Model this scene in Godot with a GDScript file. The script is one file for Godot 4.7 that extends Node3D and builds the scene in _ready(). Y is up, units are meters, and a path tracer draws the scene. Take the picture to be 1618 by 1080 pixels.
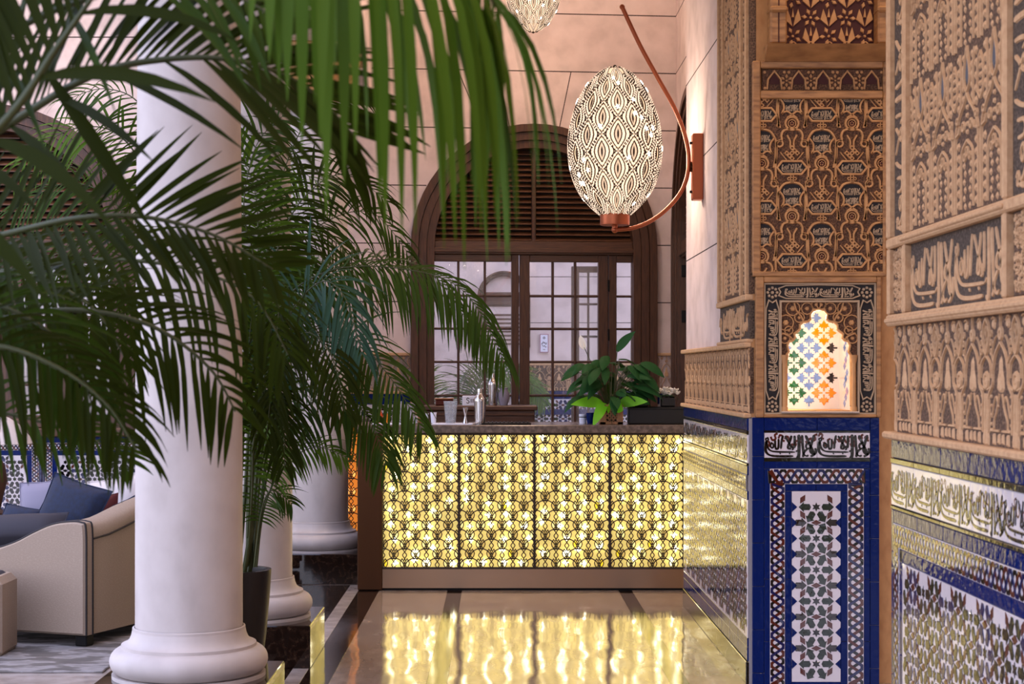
extends Node3D

# The photograph's frame: focal length and vanishing point in its pixels, the eye's height in metres.
const F := 2700.0
const CX := 785.0
const CY := 588.0
const EYE := 1.48

var M := {}
var seen_names := {}


func _ready() -> void:
	view_and_light()
	make_materials()
	build_shell()
	build_right_walls()
	build_back()
	build_columns()
	build_counter()
	build_bar_things()
	build_lamps()
	build_lounge()
	build_palms()


# ---------------------------------------------------------------- camera, sky, light
func view_and_light() -> void:
	var cam := Camera3D.new()
	cam.name = "camera"
	cam.projection = Camera3D.PROJECTION_FRUSTUM
	cam.near = 0.1
	cam.far = 200.0
	var at := CameraAttributesPhysical.new()
	at.frustum_focal_length = 60.0
	at.frustum_near = 0.1
	at.frustum_far = 200.0
	at.frustum_focus_distance = 10.5
	at.exposure_aperture = 9.0
	cam.attributes = at
	cam.projection = Camera3D.PROJECTION_FRUSTUM
	cam.size = 0.1 * 1080.0 / F
	cam.frustum_offset = Vector2((809.0 - CX) / F, (CY - 540.0) / F) * 0.1
	cam.position = Vector3(0, EYE, 0)
	add_child(cam)
	cam.current = true

	var env := Environment.new()
	var sm := ProceduralSkyMaterial.new()
	sm.sky_top_color = Color(0.66, 0.69, 0.83)
	sm.sky_horizon_color = Color(0.87, 0.86, 0.90)
	sm.ground_bottom_color = Color(0.35, 0.32, 0.30)
	sm.ground_horizon_color = Color(0.6, 0.58, 0.58)
	sm.sky_energy_multiplier = 1.0
	var sky := Sky.new()
	sky.sky_material = sm
	env.sky = sky
	env.background_mode = Environment.BG_SKY
	env.background_energy_multiplier = 5.0
	env.tonemap_mode = Environment.TONE_MAPPER_LINEAR
	env.tonemap_exposure = 1.0
	env.sdfgi_enabled = true
	env.ssao_enabled = true
	env.ssil_enabled = true
	var we := WorldEnvironment.new()
	we.name = "world"
	we.environment = env
	add_child(we)


func omni(nm: String, p: Vector3, c: Color, e: float, size := 0.1, parent: Node = self) -> void:
	var l := OmniLight3D.new()
	l.name = nm
	l.light_color = c
	l.light_energy = e
	l.light_size = size
	l.omni_range = 30.0
	l.omni_attenuation = 2.0
	l.shadow_enabled = true
	parent.add_child(l, true)
	l.global_position = p


func spot(nm: String, p: Vector3, to: Vector3, c: Color, e: float, ang: float, size := 0.08) -> void:
	var l := SpotLight3D.new()
	l.name = nm
	l.light_color = c
	l.light_energy = e
	l.light_size = size
	l.spot_range = 30.0
	l.spot_attenuation = 2.0
	l.spot_angle = ang
	l.spot_angle_attenuation = 0.9
	l.shadow_enabled = true
	add_child(l, true)
	l.look_at_from_position(p, to, Vector3(0.01, 1, 0.02).normalized())


# ---------------------------------------------------------------- mesh builder
class MB:
	var v := PackedVector3Array()
	var n := PackedVector3Array()
	var ix := PackedInt32Array()
	var t := Transform3D()

	func quad(a: Vector3, b: Vector3, c: Vector3, d: Vector3) -> void:
		a = t * a; b = t * b; c = t * c; d = t * d
		var m := (c - a).cross(d - b).normalized()
		var k := v.size()
		v.append(a); v.append(b); v.append(c); v.append(d)
		n.append(m); n.append(m); n.append(m); n.append(m)
		ix.append(k); ix.append(k + 2); ix.append(k + 1); ix.append(k); ix.append(k + 3); ix.append(k + 2)

	func tri(a: Vector3, b: Vector3, c: Vector3) -> void:
		a = t * a; b = t * b; c = t * c
		var m := (b - a).cross(c - a).normalized()
		var k := v.size()
		v.append(a); v.append(b); v.append(c)
		n.append(m); n.append(m); n.append(m)
		ix.append(k); ix.append(k + 2); ix.append(k + 1)

	func oquad(a: Vector3, b: Vector3, c: Vector3, d: Vector3, o: Vector3) -> void:
		if (c - a).cross(d - b).dot((a + b + c + d) * 0.25 - o) < 0.0:
			quad(d, c, b, a)
		else:
			quad(a, b, c, d)

	func box(c: Vector3, s: Vector3, b := 0.0) -> void:
		var h := s * 0.5
		b = minf(b, minf(h.x, minf(h.y, h.z)) * 0.9)
		var p := func(ax: int, sx: float, sy: float, sz: float) -> Vector3:
			var q := Vector3(sx * (h.x - b), sy * (h.y - b), sz * (h.z - b))
			if ax == 0: q.x = sx * h.x
			elif ax == 1: q.y = sy * h.y
			else: q.z = sz * h.z
			return c + q
		for sg in [-1.0, 1.0]:
			oquad(p.call(0, sg, -1, -1), p.call(0, sg, 1, -1), p.call(0, sg, 1, 1), p.call(0, sg, -1, 1), c)
			oquad(p.call(1, -1, sg, -1), p.call(1, 1, sg, -1), p.call(1, 1, sg, 1), p.call(1, -1, sg, 1), c)
			oquad(p.call(2, -1, -1, sg), p.call(2, 1, -1, sg), p.call(2, 1, 1, sg), p.call(2, -1, 1, sg), c)
		if b <= 0.0:
			return
		for s1 in [-1.0, 1.0]:
			for s2 in [-1.0, 1.0]:
				oquad(p.call(0, s1, s2, -1), p.call(0, s1, s2, 1), p.call(1, s1, s2, 1), p.call(1, s1, s2, -1), c)
				oquad(p.call(0, s1, -1, s2), p.call(0, s1, 1, s2), p.call(2, s1, 1, s2), p.call(2, s1, -1, s2), c)
				oquad(p.call(1, -1, s1, s2), p.call(1, 1, s1, s2), p.call(2, 1, s1, s2), p.call(2, -1, s1, s2), c)
				for s3 in [-1.0, 1.0]:
					var a: Vector3 = p.call(0, s1, s2, s3)
					var d: Vector3 = p.call(1, s1, s2, s3)
					var e: Vector3 = p.call(2, s1, s2, s3)
					if (d - a).cross(e - a).dot(a - c) < 0.0: tri(a, e, d)
					else: tri(a, d, e)

	# a smooth grid of points; rows of equal length
	func grid(rows: Array, closed := false) -> void:
		var r := rows.size()
		var w: int = rows[0].size()
		var k := v.size()
		for i in r:
			for j in w:
				var a: Vector3 = rows[i][j]
				var jp := (j + 1) % w if closed else mini(j + 1, w - 1)
				var jm := (j - 1 + w) % w if closed else maxi(j - 1, 0)
				var du: Vector3 = rows[i][jp] - rows[i][jm]
				var dv: Vector3 = rows[mini(i + 1, r - 1)][j] - rows[maxi(i - 1, 0)][j]
				var m := du.cross(dv)
				if m.length() < 1e-12:
					var i2 := 1 if i == 0 else r - 2
					m = (rows[i2][jp] - rows[i2][jm]).cross(dv)
				v.append(t * a)
				n.append((t.basis * m).normalized())
		for i in r - 1:
			for j in (w if closed else w - 1):
				var a := k + i * w + j
				var b := k + i * w + (j + 1) % w
				ix.append(a); ix.append(b + w); ix.append(b)
				ix.append(a); ix.append(a + w); ix.append(b + w)

	# profile of (radius, height) turned round y; sharp corners stay sharp
	func lathe(pr: Array, c: Vector3, seg := 40, wob := 0.0) -> void:
		var runs := []
		var run := [pr[0]]
		for i in range(1, pr.size()):
			run.append(pr[i])
			if i < pr.size() - 1:
				var d1: Vector2 = (pr[i] - pr[i - 1]).normalized()
				var d2: Vector2 = (pr[i + 1] - pr[i]).normalized()
				if d1.dot(d2) < 0.72:
					runs.append(run)
					run = [pr[i]]
		runs.append(run)
		for q in runs:
			var rows := []
			for p in q:
				var row := []
				for j in seg:
					var a := -TAU * j / seg
					row.append(c + Vector3(p.x * cos(a), p.y, p.x * sin(a)))
				rows.append(row)
			grid(rows, true)

	func tube(ps: Array, rad: Array, seg := 8) -> void:
		var rows := []
		var up := Vector3(0.13, 0.97, 0.21).normalized()
		for i in ps.size():
			var d: Vector3 = (ps[mini(i + 1, ps.size() - 1)] - ps[maxi(i - 1, 0)]).normalized()
			var s := d.cross(up)
			if s.length() < 0.05:
				s = d.cross(Vector3(1, 0, 0.3))
			s = s.normalized()
			up = s.cross(d).normalized()
			var r: float = rad[mini(i, rad.size() - 1)]
			var row := []
			for j in seg:
				var a := TAU * j / seg
				row.append(ps[i] + (s * cos(a) + up * sin(a)) * r)
			rows.append(row)
		grid(rows, true)
		for e in [0, ps.size() - 1]:
			for j in seg:
				var a: Vector3 = rows[e][j]
				var b: Vector3 = rows[e][(j + 1) % seg]
				if e == 0: tri(ps[e], b, a)
				else: tri(ps[e], a, b)

	# raised band along a line in the local x-y plane; z is its height
	func ribbon(ps: PackedVector2Array, w: float, h: float, z0 := 0.0, closed := false, top := 0.55, wf := PackedFloat32Array()) -> void:
		var c := ps.size()
		if c < 2: return
		var L := PackedVector2Array()
		var ww := PackedFloat32Array()
		for i in c:
			var d1: Vector2 = (ps[i] - ps[(i - 1 + c) % c]) if (closed or i > 0) else ps[1] - ps[0]
			var d2: Vector2 = (ps[(i + 1) % c] - ps[i]) if (closed or i < c - 1) else ps[c - 1] - ps[c - 2]
			d1 = d1.normalized(); d2 = d2.normalized()
			var m := d1 + d2
			m = Vector2(-m.y, m.x).normalized() if m.length() > 0.01 else Vector2(-d1.y, d1.x)
			var k := 1.0 / maxf(0.55, m.dot(Vector2(-d1.y, d1.x)))
			L.append(m * k)
			ww.append(w * 0.5 * (wf[i] if wf.size() > i else 1.0))
		for i in (c if closed else c - 1):
			var j := (i + 1) % c
			var a := ps[i]; var b := ps[j]
			var a1 := a + L[i] * ww[i]; var a2 := a + L[i] * ww[i] * top
			var a3 := a - L[i] * ww[i] * top; var a4 := a - L[i] * ww[i]
			var b1 := b + L[j] * ww[j]; var b2 := b + L[j] * ww[j] * top
			var b3 := b - L[j] * ww[j] * top; var b4 := b - L[j] * ww[j]
			var z1 := z0 + h
			quad(Vector3(a4.x, a4.y, z0), Vector3(b4.x, b4.y, z0), Vector3(b3.x, b3.y, z1), Vector3(a3.x, a3.y, z1))
			quad(Vector3(a3.x, a3.y, z1), Vector3(b3.x, b3.y, z1), Vector3(b2.x, b2.y, z1), Vector3(a2.x, a2.y, z1))
			quad(Vector3(a2.x, a2.y, z1), Vector3(b2.x, b2.y, z1), Vector3(b1.x, b1.y, z0), Vector3(a1.x, a1.y, z0))
		if not closed:
			for e in [0, c - 1]:
				var p := ps[e]
				var q := L[e] * ww[e]
				oquad(Vector3(p.x + q.x, p.y + q.y, z0), Vector3(p.x - q.x, p.y - q.y, z0), Vector3(p.x - q.x * top, p.y - q.y * top, z0 + h), Vector3(p.x + q.x * top, p.y + q.y * top, z0 + h), Vector3(ps[1 if e == 0 else c - 2].x, ps[1 if e == 0 else c - 2].y, z0 + h * 0.5))

	# a plate cut to an outline, its upper edge chamfered by «inset»
	func plate(ps: PackedVector2Array, h: float, inset := 0.0, z0 := 0.0) -> void:
		if Geometry2D.is_polygon_clockwise(ps):
			ps = ps.duplicate(); ps.reverse()
		var c := ps.size()
		var top := PackedVector2Array()
		for i in c:
			var d1 := (ps[i] - ps[(i - 1 + c) % c]).normalized()
			var d2 := (ps[(i + 1) % c] - ps[i]).normalized()
			var m := d1 + d2
			m = Vector2(-m.y, m.x).normalized() if m.length() > 0.01 else Vector2(-d1.y, d1.x)
			top.append(ps[i] + m * inset / maxf(0.5, m.dot(Vector2(-d1.y, d1.x))))
		for i in c:
			var j := (i + 1) % c
			quad(Vector3(ps[i].x, ps[i].y, z0), Vector3(ps[j].x, ps[j].y, z0), Vector3(top[j].x, top[j].y, z0 + h), Vector3(top[i].x, top[i].y, z0 + h))
		var tr := Geometry2D.triangulate_polygon(top)
		for i in range(0, tr.size(), 3):
			var a := top[tr[i]]; var b := top[tr[i + 1]]; var d := top[tr[i + 2]]
			if (b - a).cross(d - a) < 0.0:
				var x := b; b = d; d = x
			tri(Vector3(a.x, a.y, z0 + h), Vector3(b.x, b.y, z0 + h), Vector3(d.x, d.y, z0 + h))

	func ball(c: Vector3, r: Vector3, seg := 12, rings := 7) -> void:
		var rows := []
		for i in rings + 1:
			var a := PI * i / rings - PI / 2
			var row := []
			for j in seg:
				var b := -TAU * j / seg
				row.append(c + Vector3(r.x * cos(a) * cos(b), r.y * sin(a), r.z * cos(a) * sin(b)))
			rows.append(row)
		grid(rows, true)

	func disc(c: Vector2, r: float, h: float, z0 := 0.0, seg := 12, inset := 0.3) -> void:
		var p := PackedVector2Array()
		for i in seg:
			p.append(c + Vector2.from_angle(TAU * i / seg) * r)
		plate(p, h, r * inset, z0)

	func ring(c: Vector2, r: float, w: float, h: float, z0 := 0.0, seg := 16, ry := 0.0) -> void:
		var p := PackedVector2Array()
		for i in seg:
			var a := TAU * i / seg
			p.append(c + Vector2(cos(a) * r, sin(a) * (ry if ry > 0.0 else r)))
		ribbon(p, w, h, z0, true)

	func mesh() -> ArrayMesh:
		var m := ArrayMesh.new()
		if v.is_empty():
			return m
		var a := []
		a.resize(Mesh.ARRAY_MAX)
		a[Mesh.ARRAY_VERTEX] = v
		a[Mesh.ARRAY_NORMAL] = n
		a[Mesh.ARRAY_INDEX] = ix
		m.add_surface_from_arrays(Mesh.PRIMITIVE_TRIANGLES, a)
		return m


# ---------------------------------------------------------------- small helpers
func P(px: float, py: float, z: float) -> Vector3:
	return Vector3((px - CX) * z / F, EYE - (py - CY) * z / F, -z)


# where the line of sight through a pixel meets a wall's plane, in the wall's own metres
func on(w: Node3D, px: float, py: float) -> Vector2:
	var inv := w.transform.affine_inverse()
	var o := inv * Vector3(0, EYE, 0)
	var d := inv.basis * Vector3((px - CX) / F, -(py - CY) / F, -1.0)
	var q := o - d * (o.z / d.z)
	return Vector2(q.x, q.y)


func V(x: float, y: float) -> Vector2:
	return Vector2(x, y)


func cat(p: Array, sub := 5, closed := false) -> PackedVector2Array:
	var o := PackedVector2Array()
	var c := p.size()
	for i in (c if closed else c - 1):
		var a: Vector2 = p[(i - 1 + c) % c] if closed else p[maxi(i - 1, 0)]
		var b: Vector2 = p[i]
		var d: Vector2 = p[(i + 1) % c]
		var e: Vector2 = p[(i + 2) % c] if closed else p[mini(i + 2, c - 1)]
		for k in sub:
			o.append(b.cubic_interpolate(d, a, e, float(k) / sub))
	if not closed:
		o.append(p[c - 1])
	return o


func cat3(p: Array, sub := 6) -> Array:
	var o := []
	var c := p.size()
	for i in c - 1:
		for k in sub:
			o.append(p[i].cubic_interpolate(p[i + 1], p[maxi(i - 1, 0)], p[mini(i + 2, c - 1)], float(k) / sub))
	o.append(p[c - 1])
	return o


func arc(c: Vector2, r: float, a0: float, a1: float, seg := 10) -> Array:
	var o := []
	for i in seg + 1:
		o.append(c + Vector2.from_angle(deg_to_rad(lerpf(a0, a1, float(i) / seg))) * r)
	return o


func pv(a: Array) -> PackedVector2Array:
	var o := PackedVector2Array()
	for q in a: o.append(q)
	return o


func rect(x0: float, y0: float, x1: float, y1: float) -> PackedVector2Array:
	return PackedVector2Array([V(x0, y0), V(x1, y0), V(x1, y1), V(x0, y1)])


func numbered(nm: String) -> String:
	var k: int = seen_names.get(nm, 0)
	seen_names[nm] = k + 1
	return nm if k == 0 else "%s_%03d" % [nm, k]


func put(nm: String, mb, mat: Material, parent: Node = self) -> MeshInstance3D:
	var o := MeshInstance3D.new()
	o.name = numbered(nm) if parent == self else nm
	o.mesh = mb.mesh() if mb is MB else mb
	o.material_override = mat
	parent.add_child(o, true)
	return o


func stuff(nm: String, mb, mat: Material, parent: Node) -> MeshInstance3D:
	var o := put(nm, mb, mat, parent)
	o.set_meta("kind", "stuff")
	return o


func thing(nm: String, label: String, category: String, at := Vector3.ZERO, group := "") -> Node3D:
	var o := Node3D.new()
	o.name = numbered(nm)
	o.position = at
	add_child(o)
	tag(o, label, category, group)
	return o


func tag(o: Node3D, label: String, category: String, group := "") -> void:
	o.set_meta("label", label)
	o.set_meta("category", category)
	if group != "":
		o.set_meta("group", group)


func structure(nm: String, label: String, category: String, at := Vector3.ZERO, turn := 0.0) -> Node3D:
	var o := thing(nm, label, category, at)
	o.rotation.y = turn
	o.set_meta("kind", "structure")
	return o


func node(nm: String, parent: Node, at := Vector3.ZERO) -> Node3D:
	var o := Node3D.new()
	o.name = nm
	o.position = at
	parent.add_child(o, true)
	return o


func bx(c: Vector3, s: Vector3, b := 0.0) -> MB:
	var m := MB.new()
	m.box(c, s, b)
	return m


# a box given by its two corners
func bb(x0: float, y0: float, z0: float, x1: float, y1: float, z1: float, b := 0.0) -> MB:
	return bx(Vector3(x0 + x1, y0 + y1, z0 + z1) * 0.5, Vector3(absf(x1 - x0), absf(y1 - y0), absf(z1 - z0)), b)


# ---------------------------------------------------------------- materials
func noise(sd: int, freq: float, oct := 4, kind := FastNoiseLite.TYPE_SIMPLEX_SMOOTH, fractal := FastNoiseLite.FRACTAL_FBM, warp := 0.0) -> FastNoiseLite:
	var f := FastNoiseLite.new()
	f.seed = sd
	f.noise_type = kind
	f.frequency = freq
	f.fractal_type = fractal
	f.fractal_octaves = oct
	if warp > 0.0:
		f.domain_warp_enabled = true
		f.domain_warp_amplitude = warp
		f.domain_warp_frequency = freq * 1.3
	return f


func tex(f: FastNoiseLite, stops: Array, size := 512) -> NoiseTexture2D:
	var x := NoiseTexture2D.new()
	x.width = size
	x.height = size
	x.seamless = true
	x.noise = f
	if stops.size():
		var g := Gradient.new()
		var off := PackedFloat32Array()
		var col := PackedColorArray()
		for s in stops:
			off.append(s[0]); col.append(s[1])
		g.offsets = off
		g.colors = col
		x.color_ramp = g
	return x


func mat(nm: String, c: Color, rough := 0.6, metal := 0.0) -> StandardMaterial3D:
	var m := StandardMaterial3D.new()
	m.resource_name = nm
	m.albedo_color = c
	m.roughness = rough
	m.metallic = metal
	M[nm] = m
	return m


func skin(m: StandardMaterial3D, t: Texture2D, scale: Vector3, world := true) -> StandardMaterial3D:
	m.albedo_texture = t
	m.uv1_triplanar = true
	m.uv1_world_triplanar = world
	m.uv1_scale = scale
	return m


func bump(m: StandardMaterial3D, t: Texture2D, cm: float, scale := Vector3.ZERO) -> void:
	m.heightmap_enabled = true
	m.heightmap_texture = t
	m.heightmap_scale = cm
	if scale != Vector3.ZERO:
		m.uv1_triplanar = true
		m.uv1_world_triplanar = true
		m.uv1_scale = scale


func glow(nm: String, c: Color, e: float) -> StandardMaterial3D:
	var m := mat(nm, c.darkened(0.2), 0.3)
	m.emission_enabled = true
	m.emission = c
	m.emission_energy_multiplier = e
	return m


func make_materials() -> void:
	var W := Color.WHITE
	var soft := tex(noise(3, 0.012, 5), [[0.0, Color(0.86, 0.85, 0.84)], [0.5, Color(0.95, 0.945, 0.94)], [1.0, W]])
	var grit := tex(noise(5, 0.09, 4), [])
	var m := skin(mat("plaster", Color(0.88, 0.81, 0.785), 0.75), soft, Vector3.ONE * 0.55)
	bump(m, grit, 0.06)
	m = skin(mat("column_plaster", Color(0.80, 0.765, 0.745), 0.55), soft, Vector3(0.8, 0.5, 0.8))
	bump(m, soft, 0.25)
	mat("joint", Color(0.24, 0.19, 0.17), 0.9)
	mat("ceiling_plaster", Color(0.86, 0.80, 0.74), 0.8)
	var vein := tex(noise(11, 0.018, 5, FastNoiseLite.TYPE_SIMPLEX, FastNoiseLite.FRACTAL_RIDGED, 40.0), [[0.0, Color(0.10, 0.065, 0.05)], [0.55, Color(0.15, 0.10, 0.075)], [0.80, Color(0.21, 0.15, 0.11)], [0.93, Color(0.42, 0.33, 0.25)], [1.0, Color(0.62, 0.54, 0.44)]])
	m = skin(mat("dark_marble", W, 0.03), vein, Vector3.ONE * 1.1)
	var beige := tex(noise(17, 0.012, 6, FastNoiseLite.TYPE_SIMPLEX, FastNoiseLite.FRACTAL_FBM, 30.0), [[0.0, Color(0.58, 0.50, 0.42)], [0.45, Color(0.62, 0.54, 0.46)], [0.7, Color(0.645, 0.565, 0.48)], [1.0, Color(0.69, 0.61, 0.53)]])
	var wave := tex(noise(23, 0.008, 2), [])
	m = skin(mat("beige_marble", W, 0.07), beige, Vector3(0.9, 0.9, 0.35))
	bump(m, wave, 0.22)
	m.metallic_specular = 0.75
	m = skin(mat("white_marble", Color(1.0, 0.98, 0.96), 0.1), tex(noise(19, 0.014, 5), [[0.0, Color(0.62, 0.58, 0.55)], [1.0, Color(0.78, 0.75, 0.73)]]), Vector3.ONE * 0.8)
	m = skin(mat("floor_dark", W, 0.09), vein, Vector3(1.6, 1.6, 0.7))
	bump(m, wave, 0.05)
	m.metallic_specular = 0.7
	m = skin(mat("counter_top", W, 0.2), tex(noise(29, 0.03, 5, FastNoiseLite.TYPE_SIMPLEX, FastNoiseLite.FRACTAL_FBM, 20.0), [[0.0, Color(0.30, 0.26, 0.23)], [0.5, Color(0.38, 0.33, 0.29)], [1.0, Color(0.50, 0.44, 0.39)]]), Vector3.ONE * 1.4)
	var grain := tex(noise(31, 0.02, 5), [[0.0, Color(0.62, 0.58, 0.55)], [0.5, Color(0.86, 0.85, 0.84)], [1.0, W]])
	m = skin(mat("wood", Color(0.34, 0.21, 0.125), 0.5), grain, Vector3(5, 0.45, 5))
	bump(m, grain, 0.06)
	m = skin(mat("wood_flat", Color(0.36, 0.225, 0.135), 0.45), grain, Vector3(0.45, 6, 5))
	bump(m, grain, 0.06)
	mat("wood_dark", Color(0.07, 0.045, 0.03), 0.8)
	# carved plaster and its ground, dark from pigment and painted-in recess shade
	var stain := tex(noise(37, 0.03, 5), [[0.0, Color(0.86, 0.82, 0.78)], [0.5, Color(0.94, 0.93, 0.92)], [1.0, W]])
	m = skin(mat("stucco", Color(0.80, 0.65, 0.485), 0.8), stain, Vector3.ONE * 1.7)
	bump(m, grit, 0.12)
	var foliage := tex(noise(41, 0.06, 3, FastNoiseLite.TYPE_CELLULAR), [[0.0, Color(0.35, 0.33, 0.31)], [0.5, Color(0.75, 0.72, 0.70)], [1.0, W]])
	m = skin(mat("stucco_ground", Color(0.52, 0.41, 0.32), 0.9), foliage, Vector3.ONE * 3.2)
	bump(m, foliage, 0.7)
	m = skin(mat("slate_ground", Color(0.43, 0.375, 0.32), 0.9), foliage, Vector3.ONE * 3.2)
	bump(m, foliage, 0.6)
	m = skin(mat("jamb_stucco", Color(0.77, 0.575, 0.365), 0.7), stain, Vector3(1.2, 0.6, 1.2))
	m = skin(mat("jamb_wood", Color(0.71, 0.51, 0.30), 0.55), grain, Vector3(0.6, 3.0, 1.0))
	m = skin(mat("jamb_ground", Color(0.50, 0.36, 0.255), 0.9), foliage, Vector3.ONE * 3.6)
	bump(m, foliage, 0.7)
	mat("ink_ground", Color(0.13, 0.115, 0.11), 0.85)
	mat("pale_stucco", Color(0.68, 0.58, 0.46), 0.8)
	mat("red_ground", Color(0.24, 0.075, 0.05), 0.8)
	mat("slate_inlay", Color(0.25, 0.28, 0.32), 0.5)
	# glazed tile
	var ripple := tex(noise(43, 0.02, 3), [])
	for q in [["tile_blue", Color(0.045, 0.115, 0.33)], ["tile_green", Color(0.05, 0.075, 0.04)], ["tile_white", Color(0.80, 0.77, 0.78)], ["tile_black", Color(0.03, 0.025, 0.03)], ["tile_red", Color(0.30, 0.10, 0.06)], ["tile_leaf_green", Color(0.03, 0.10, 0.035)], ["tile_deep_blue", Color(0.04, 0.07, 0.27)], ["tile_orange", Color(0.86, 0.50, 0.05)], ["tile_sky", Color(0.36, 0.46, 0.70)], ["tile_grass", Color(0.06, 0.30, 0.09)], ["tile_brown", Color(0.12, 0.08, 0.06)]]:
		m = mat(q[0], q[1], 0.07)
		if q[0] == "tile_blue": m.metallic_specular = 0.2
		bump(m, ripple, 0.09 if q[0] == "tile_blue" else 0.035, Vector3.ONE * 2.0)
	mat("grout", Color(0.55, 0.53, 0.54), 0.6)
	# metals, glass
	m = mat("bronze", Color(0.30, 0.19, 0.11), 0.42, 0.85)
	mat("brushed_steel", Color(0.60, 0.50, 0.41), 0.3, 0.9)
	mat("copper", Color(0.66, 0.36, 0.23), 0.38, 0.75)
	mat("chrome", Color(0.80, 0.79, 0.78), 0.12, 1.0)
	mat("black_iron", Color(0.05, 0.04, 0.035), 0.5, 0.5)
	mat("brass", Color(0.75, 0.52, 0.20), 0.3, 0.9)
	mat("wire", Color(0.22, 0.15, 0.09), 0.45, 0.6)
	mat("lattice_metal", Color(0.16, 0.09, 0.03), 0.6)
	m = mat("glass", Color(0.72, 0.75, 0.77, 0.22), 0.03)
	m.transparency = BaseMaterial3D.TRANSPARENCY_ALPHA
	m = mat("pane_glass", Color(0.9, 0.94, 0.95, 0.08), 0.02)
	m.transparency = BaseMaterial3D.TRANSPARENCY_ALPHA
	# light-giving
	glow("panel_glow", Color(1.0, 0.89, 0.52), 0.60)
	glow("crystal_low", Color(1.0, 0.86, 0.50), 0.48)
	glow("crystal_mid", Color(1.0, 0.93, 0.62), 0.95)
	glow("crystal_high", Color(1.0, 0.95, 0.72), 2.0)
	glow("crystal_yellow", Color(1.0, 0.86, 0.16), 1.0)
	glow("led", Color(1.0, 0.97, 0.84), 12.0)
	glow("amber_glow", Color(1.0, 0.58, 0.22), 0.6)
	glow("amber_bright", Color(1.0, 0.70, 0.36), 1.4)
	glow("lamp_bead", Color(1.0, 0.89, 0.78), 1.05)
	glow("lamp_core", Color(1.0, 0.86, 0.72), 0.78)
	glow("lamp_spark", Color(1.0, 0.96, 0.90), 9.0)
	glow("niche_lamp", Color(1.0, 0.80, 0.50), 3.0)
	glow("shade_glow", Color(1.0, 0.80, 0.58), 0.6)
	# cloth and plants
	var croc := tex(noise(47, 0.05, 2, FastNoiseLite.TYPE_CELLULAR), [[0.0, Color(0.90, 0.89, 0.88)], [1.0, W]])
	m = skin(mat("sofa_cloth", Color(0.64, 0.565, 0.49), 0.6), croc, Vector3(3.0, 7.0, 3.0), false)
	bump(m, croc, 0.4)
	mat("sofa_welt", Color(0.10, 0.075, 0.08), 0.6)
	mat("grey_cloth", Color(0.20, 0.19, 0.22), 0.8)
	var velvet := tex(noise(53, 0.02, 4), [[0.0, Color(0.5, 0.5, 0.55)], [1.0, W]])
	m = skin(mat("blue_velvet", Color(0.02, 0.125, 0.27), 0.75), velvet, Vector3.ONE * 3.0)
	m.rim_enabled = true
	m.rim = 0.2
	mat("pale_grey_cloth", Color(0.52, 0.50, 0.56), 0.85)
	mat("red_cloth", Color(0.34, 0.09, 0.08), 0.85)
	mat("cream_cloth", Color(0.82, 0.78, 0.76), 0.85)
	m = skin(mat("rug", W, 0.95), tex(noise(59, 0.01, 4, FastNoiseLite.TYPE_SIMPLEX, FastNoiseLite.FRACTAL_FBM, 30.0), [[0.0, Color(0.34, 0.32, 0.31)], [0.45, Color(0.42, 0.40, 0.38)], [0.6, Color(0.60, 0.58, 0.57)], [1.0, Color(0.46, 0.44, 0.42)]]), Vector3(0.5, 0.5, 1.1))
	for q in [["leaf_dark", Color(0.125, 0.15, 0.03)], ["leaf_mid", Color(0.17, 0.25, 0.06)], ["leaf_fresh", Color(0.26, 0.36, 0.08)], ["leaf_sky_tint", Color(0.17, 0.28, 0.22)], ["lily_leaf", Color(0.12, 0.27, 0.13)]]:  # the bluish leaf has sky reflection mixed into its colour
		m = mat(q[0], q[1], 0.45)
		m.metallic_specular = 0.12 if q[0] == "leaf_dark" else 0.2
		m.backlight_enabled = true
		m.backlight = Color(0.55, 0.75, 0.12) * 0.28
	m = mat("lime_leaf", Color(0.42, 0.75, 0.06), 0.5)
	m.backlight_enabled = true
	m.backlight = Color(0.4, 0.6, 0.05)
	mat("stem", Color(0.22, 0.25, 0.08), 0.5)
	mat("dead_leaf", Color(0.33, 0.22, 0.12), 0.8)
	mat("pot_bronze", Color(0.12, 0.09, 0.06), 0.35, 0.3)
	mat("soil", Color(0.05, 0.035, 0.025), 0.95)
	mat("white_petal", Color(0.92, 0.91, 0.86), 0.5)
	mat("paper", Color(0.86, 0.87, 0.92), 0.6)
	mat("planter_green", Color(0.04, 0.05, 0.035), 0.4)
	mat("box_wood", Color(0.62, 0.44, 0.29), 0.6)
	mat("amber_drink", Color(0.7, 0.25, 0.04), 0.2)
	mat("print_red", Color(0.55, 0.05, 0.06), 0.7)
	mat("print_black", Color(0.05, 0.05, 0.05), 0.7)


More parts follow.
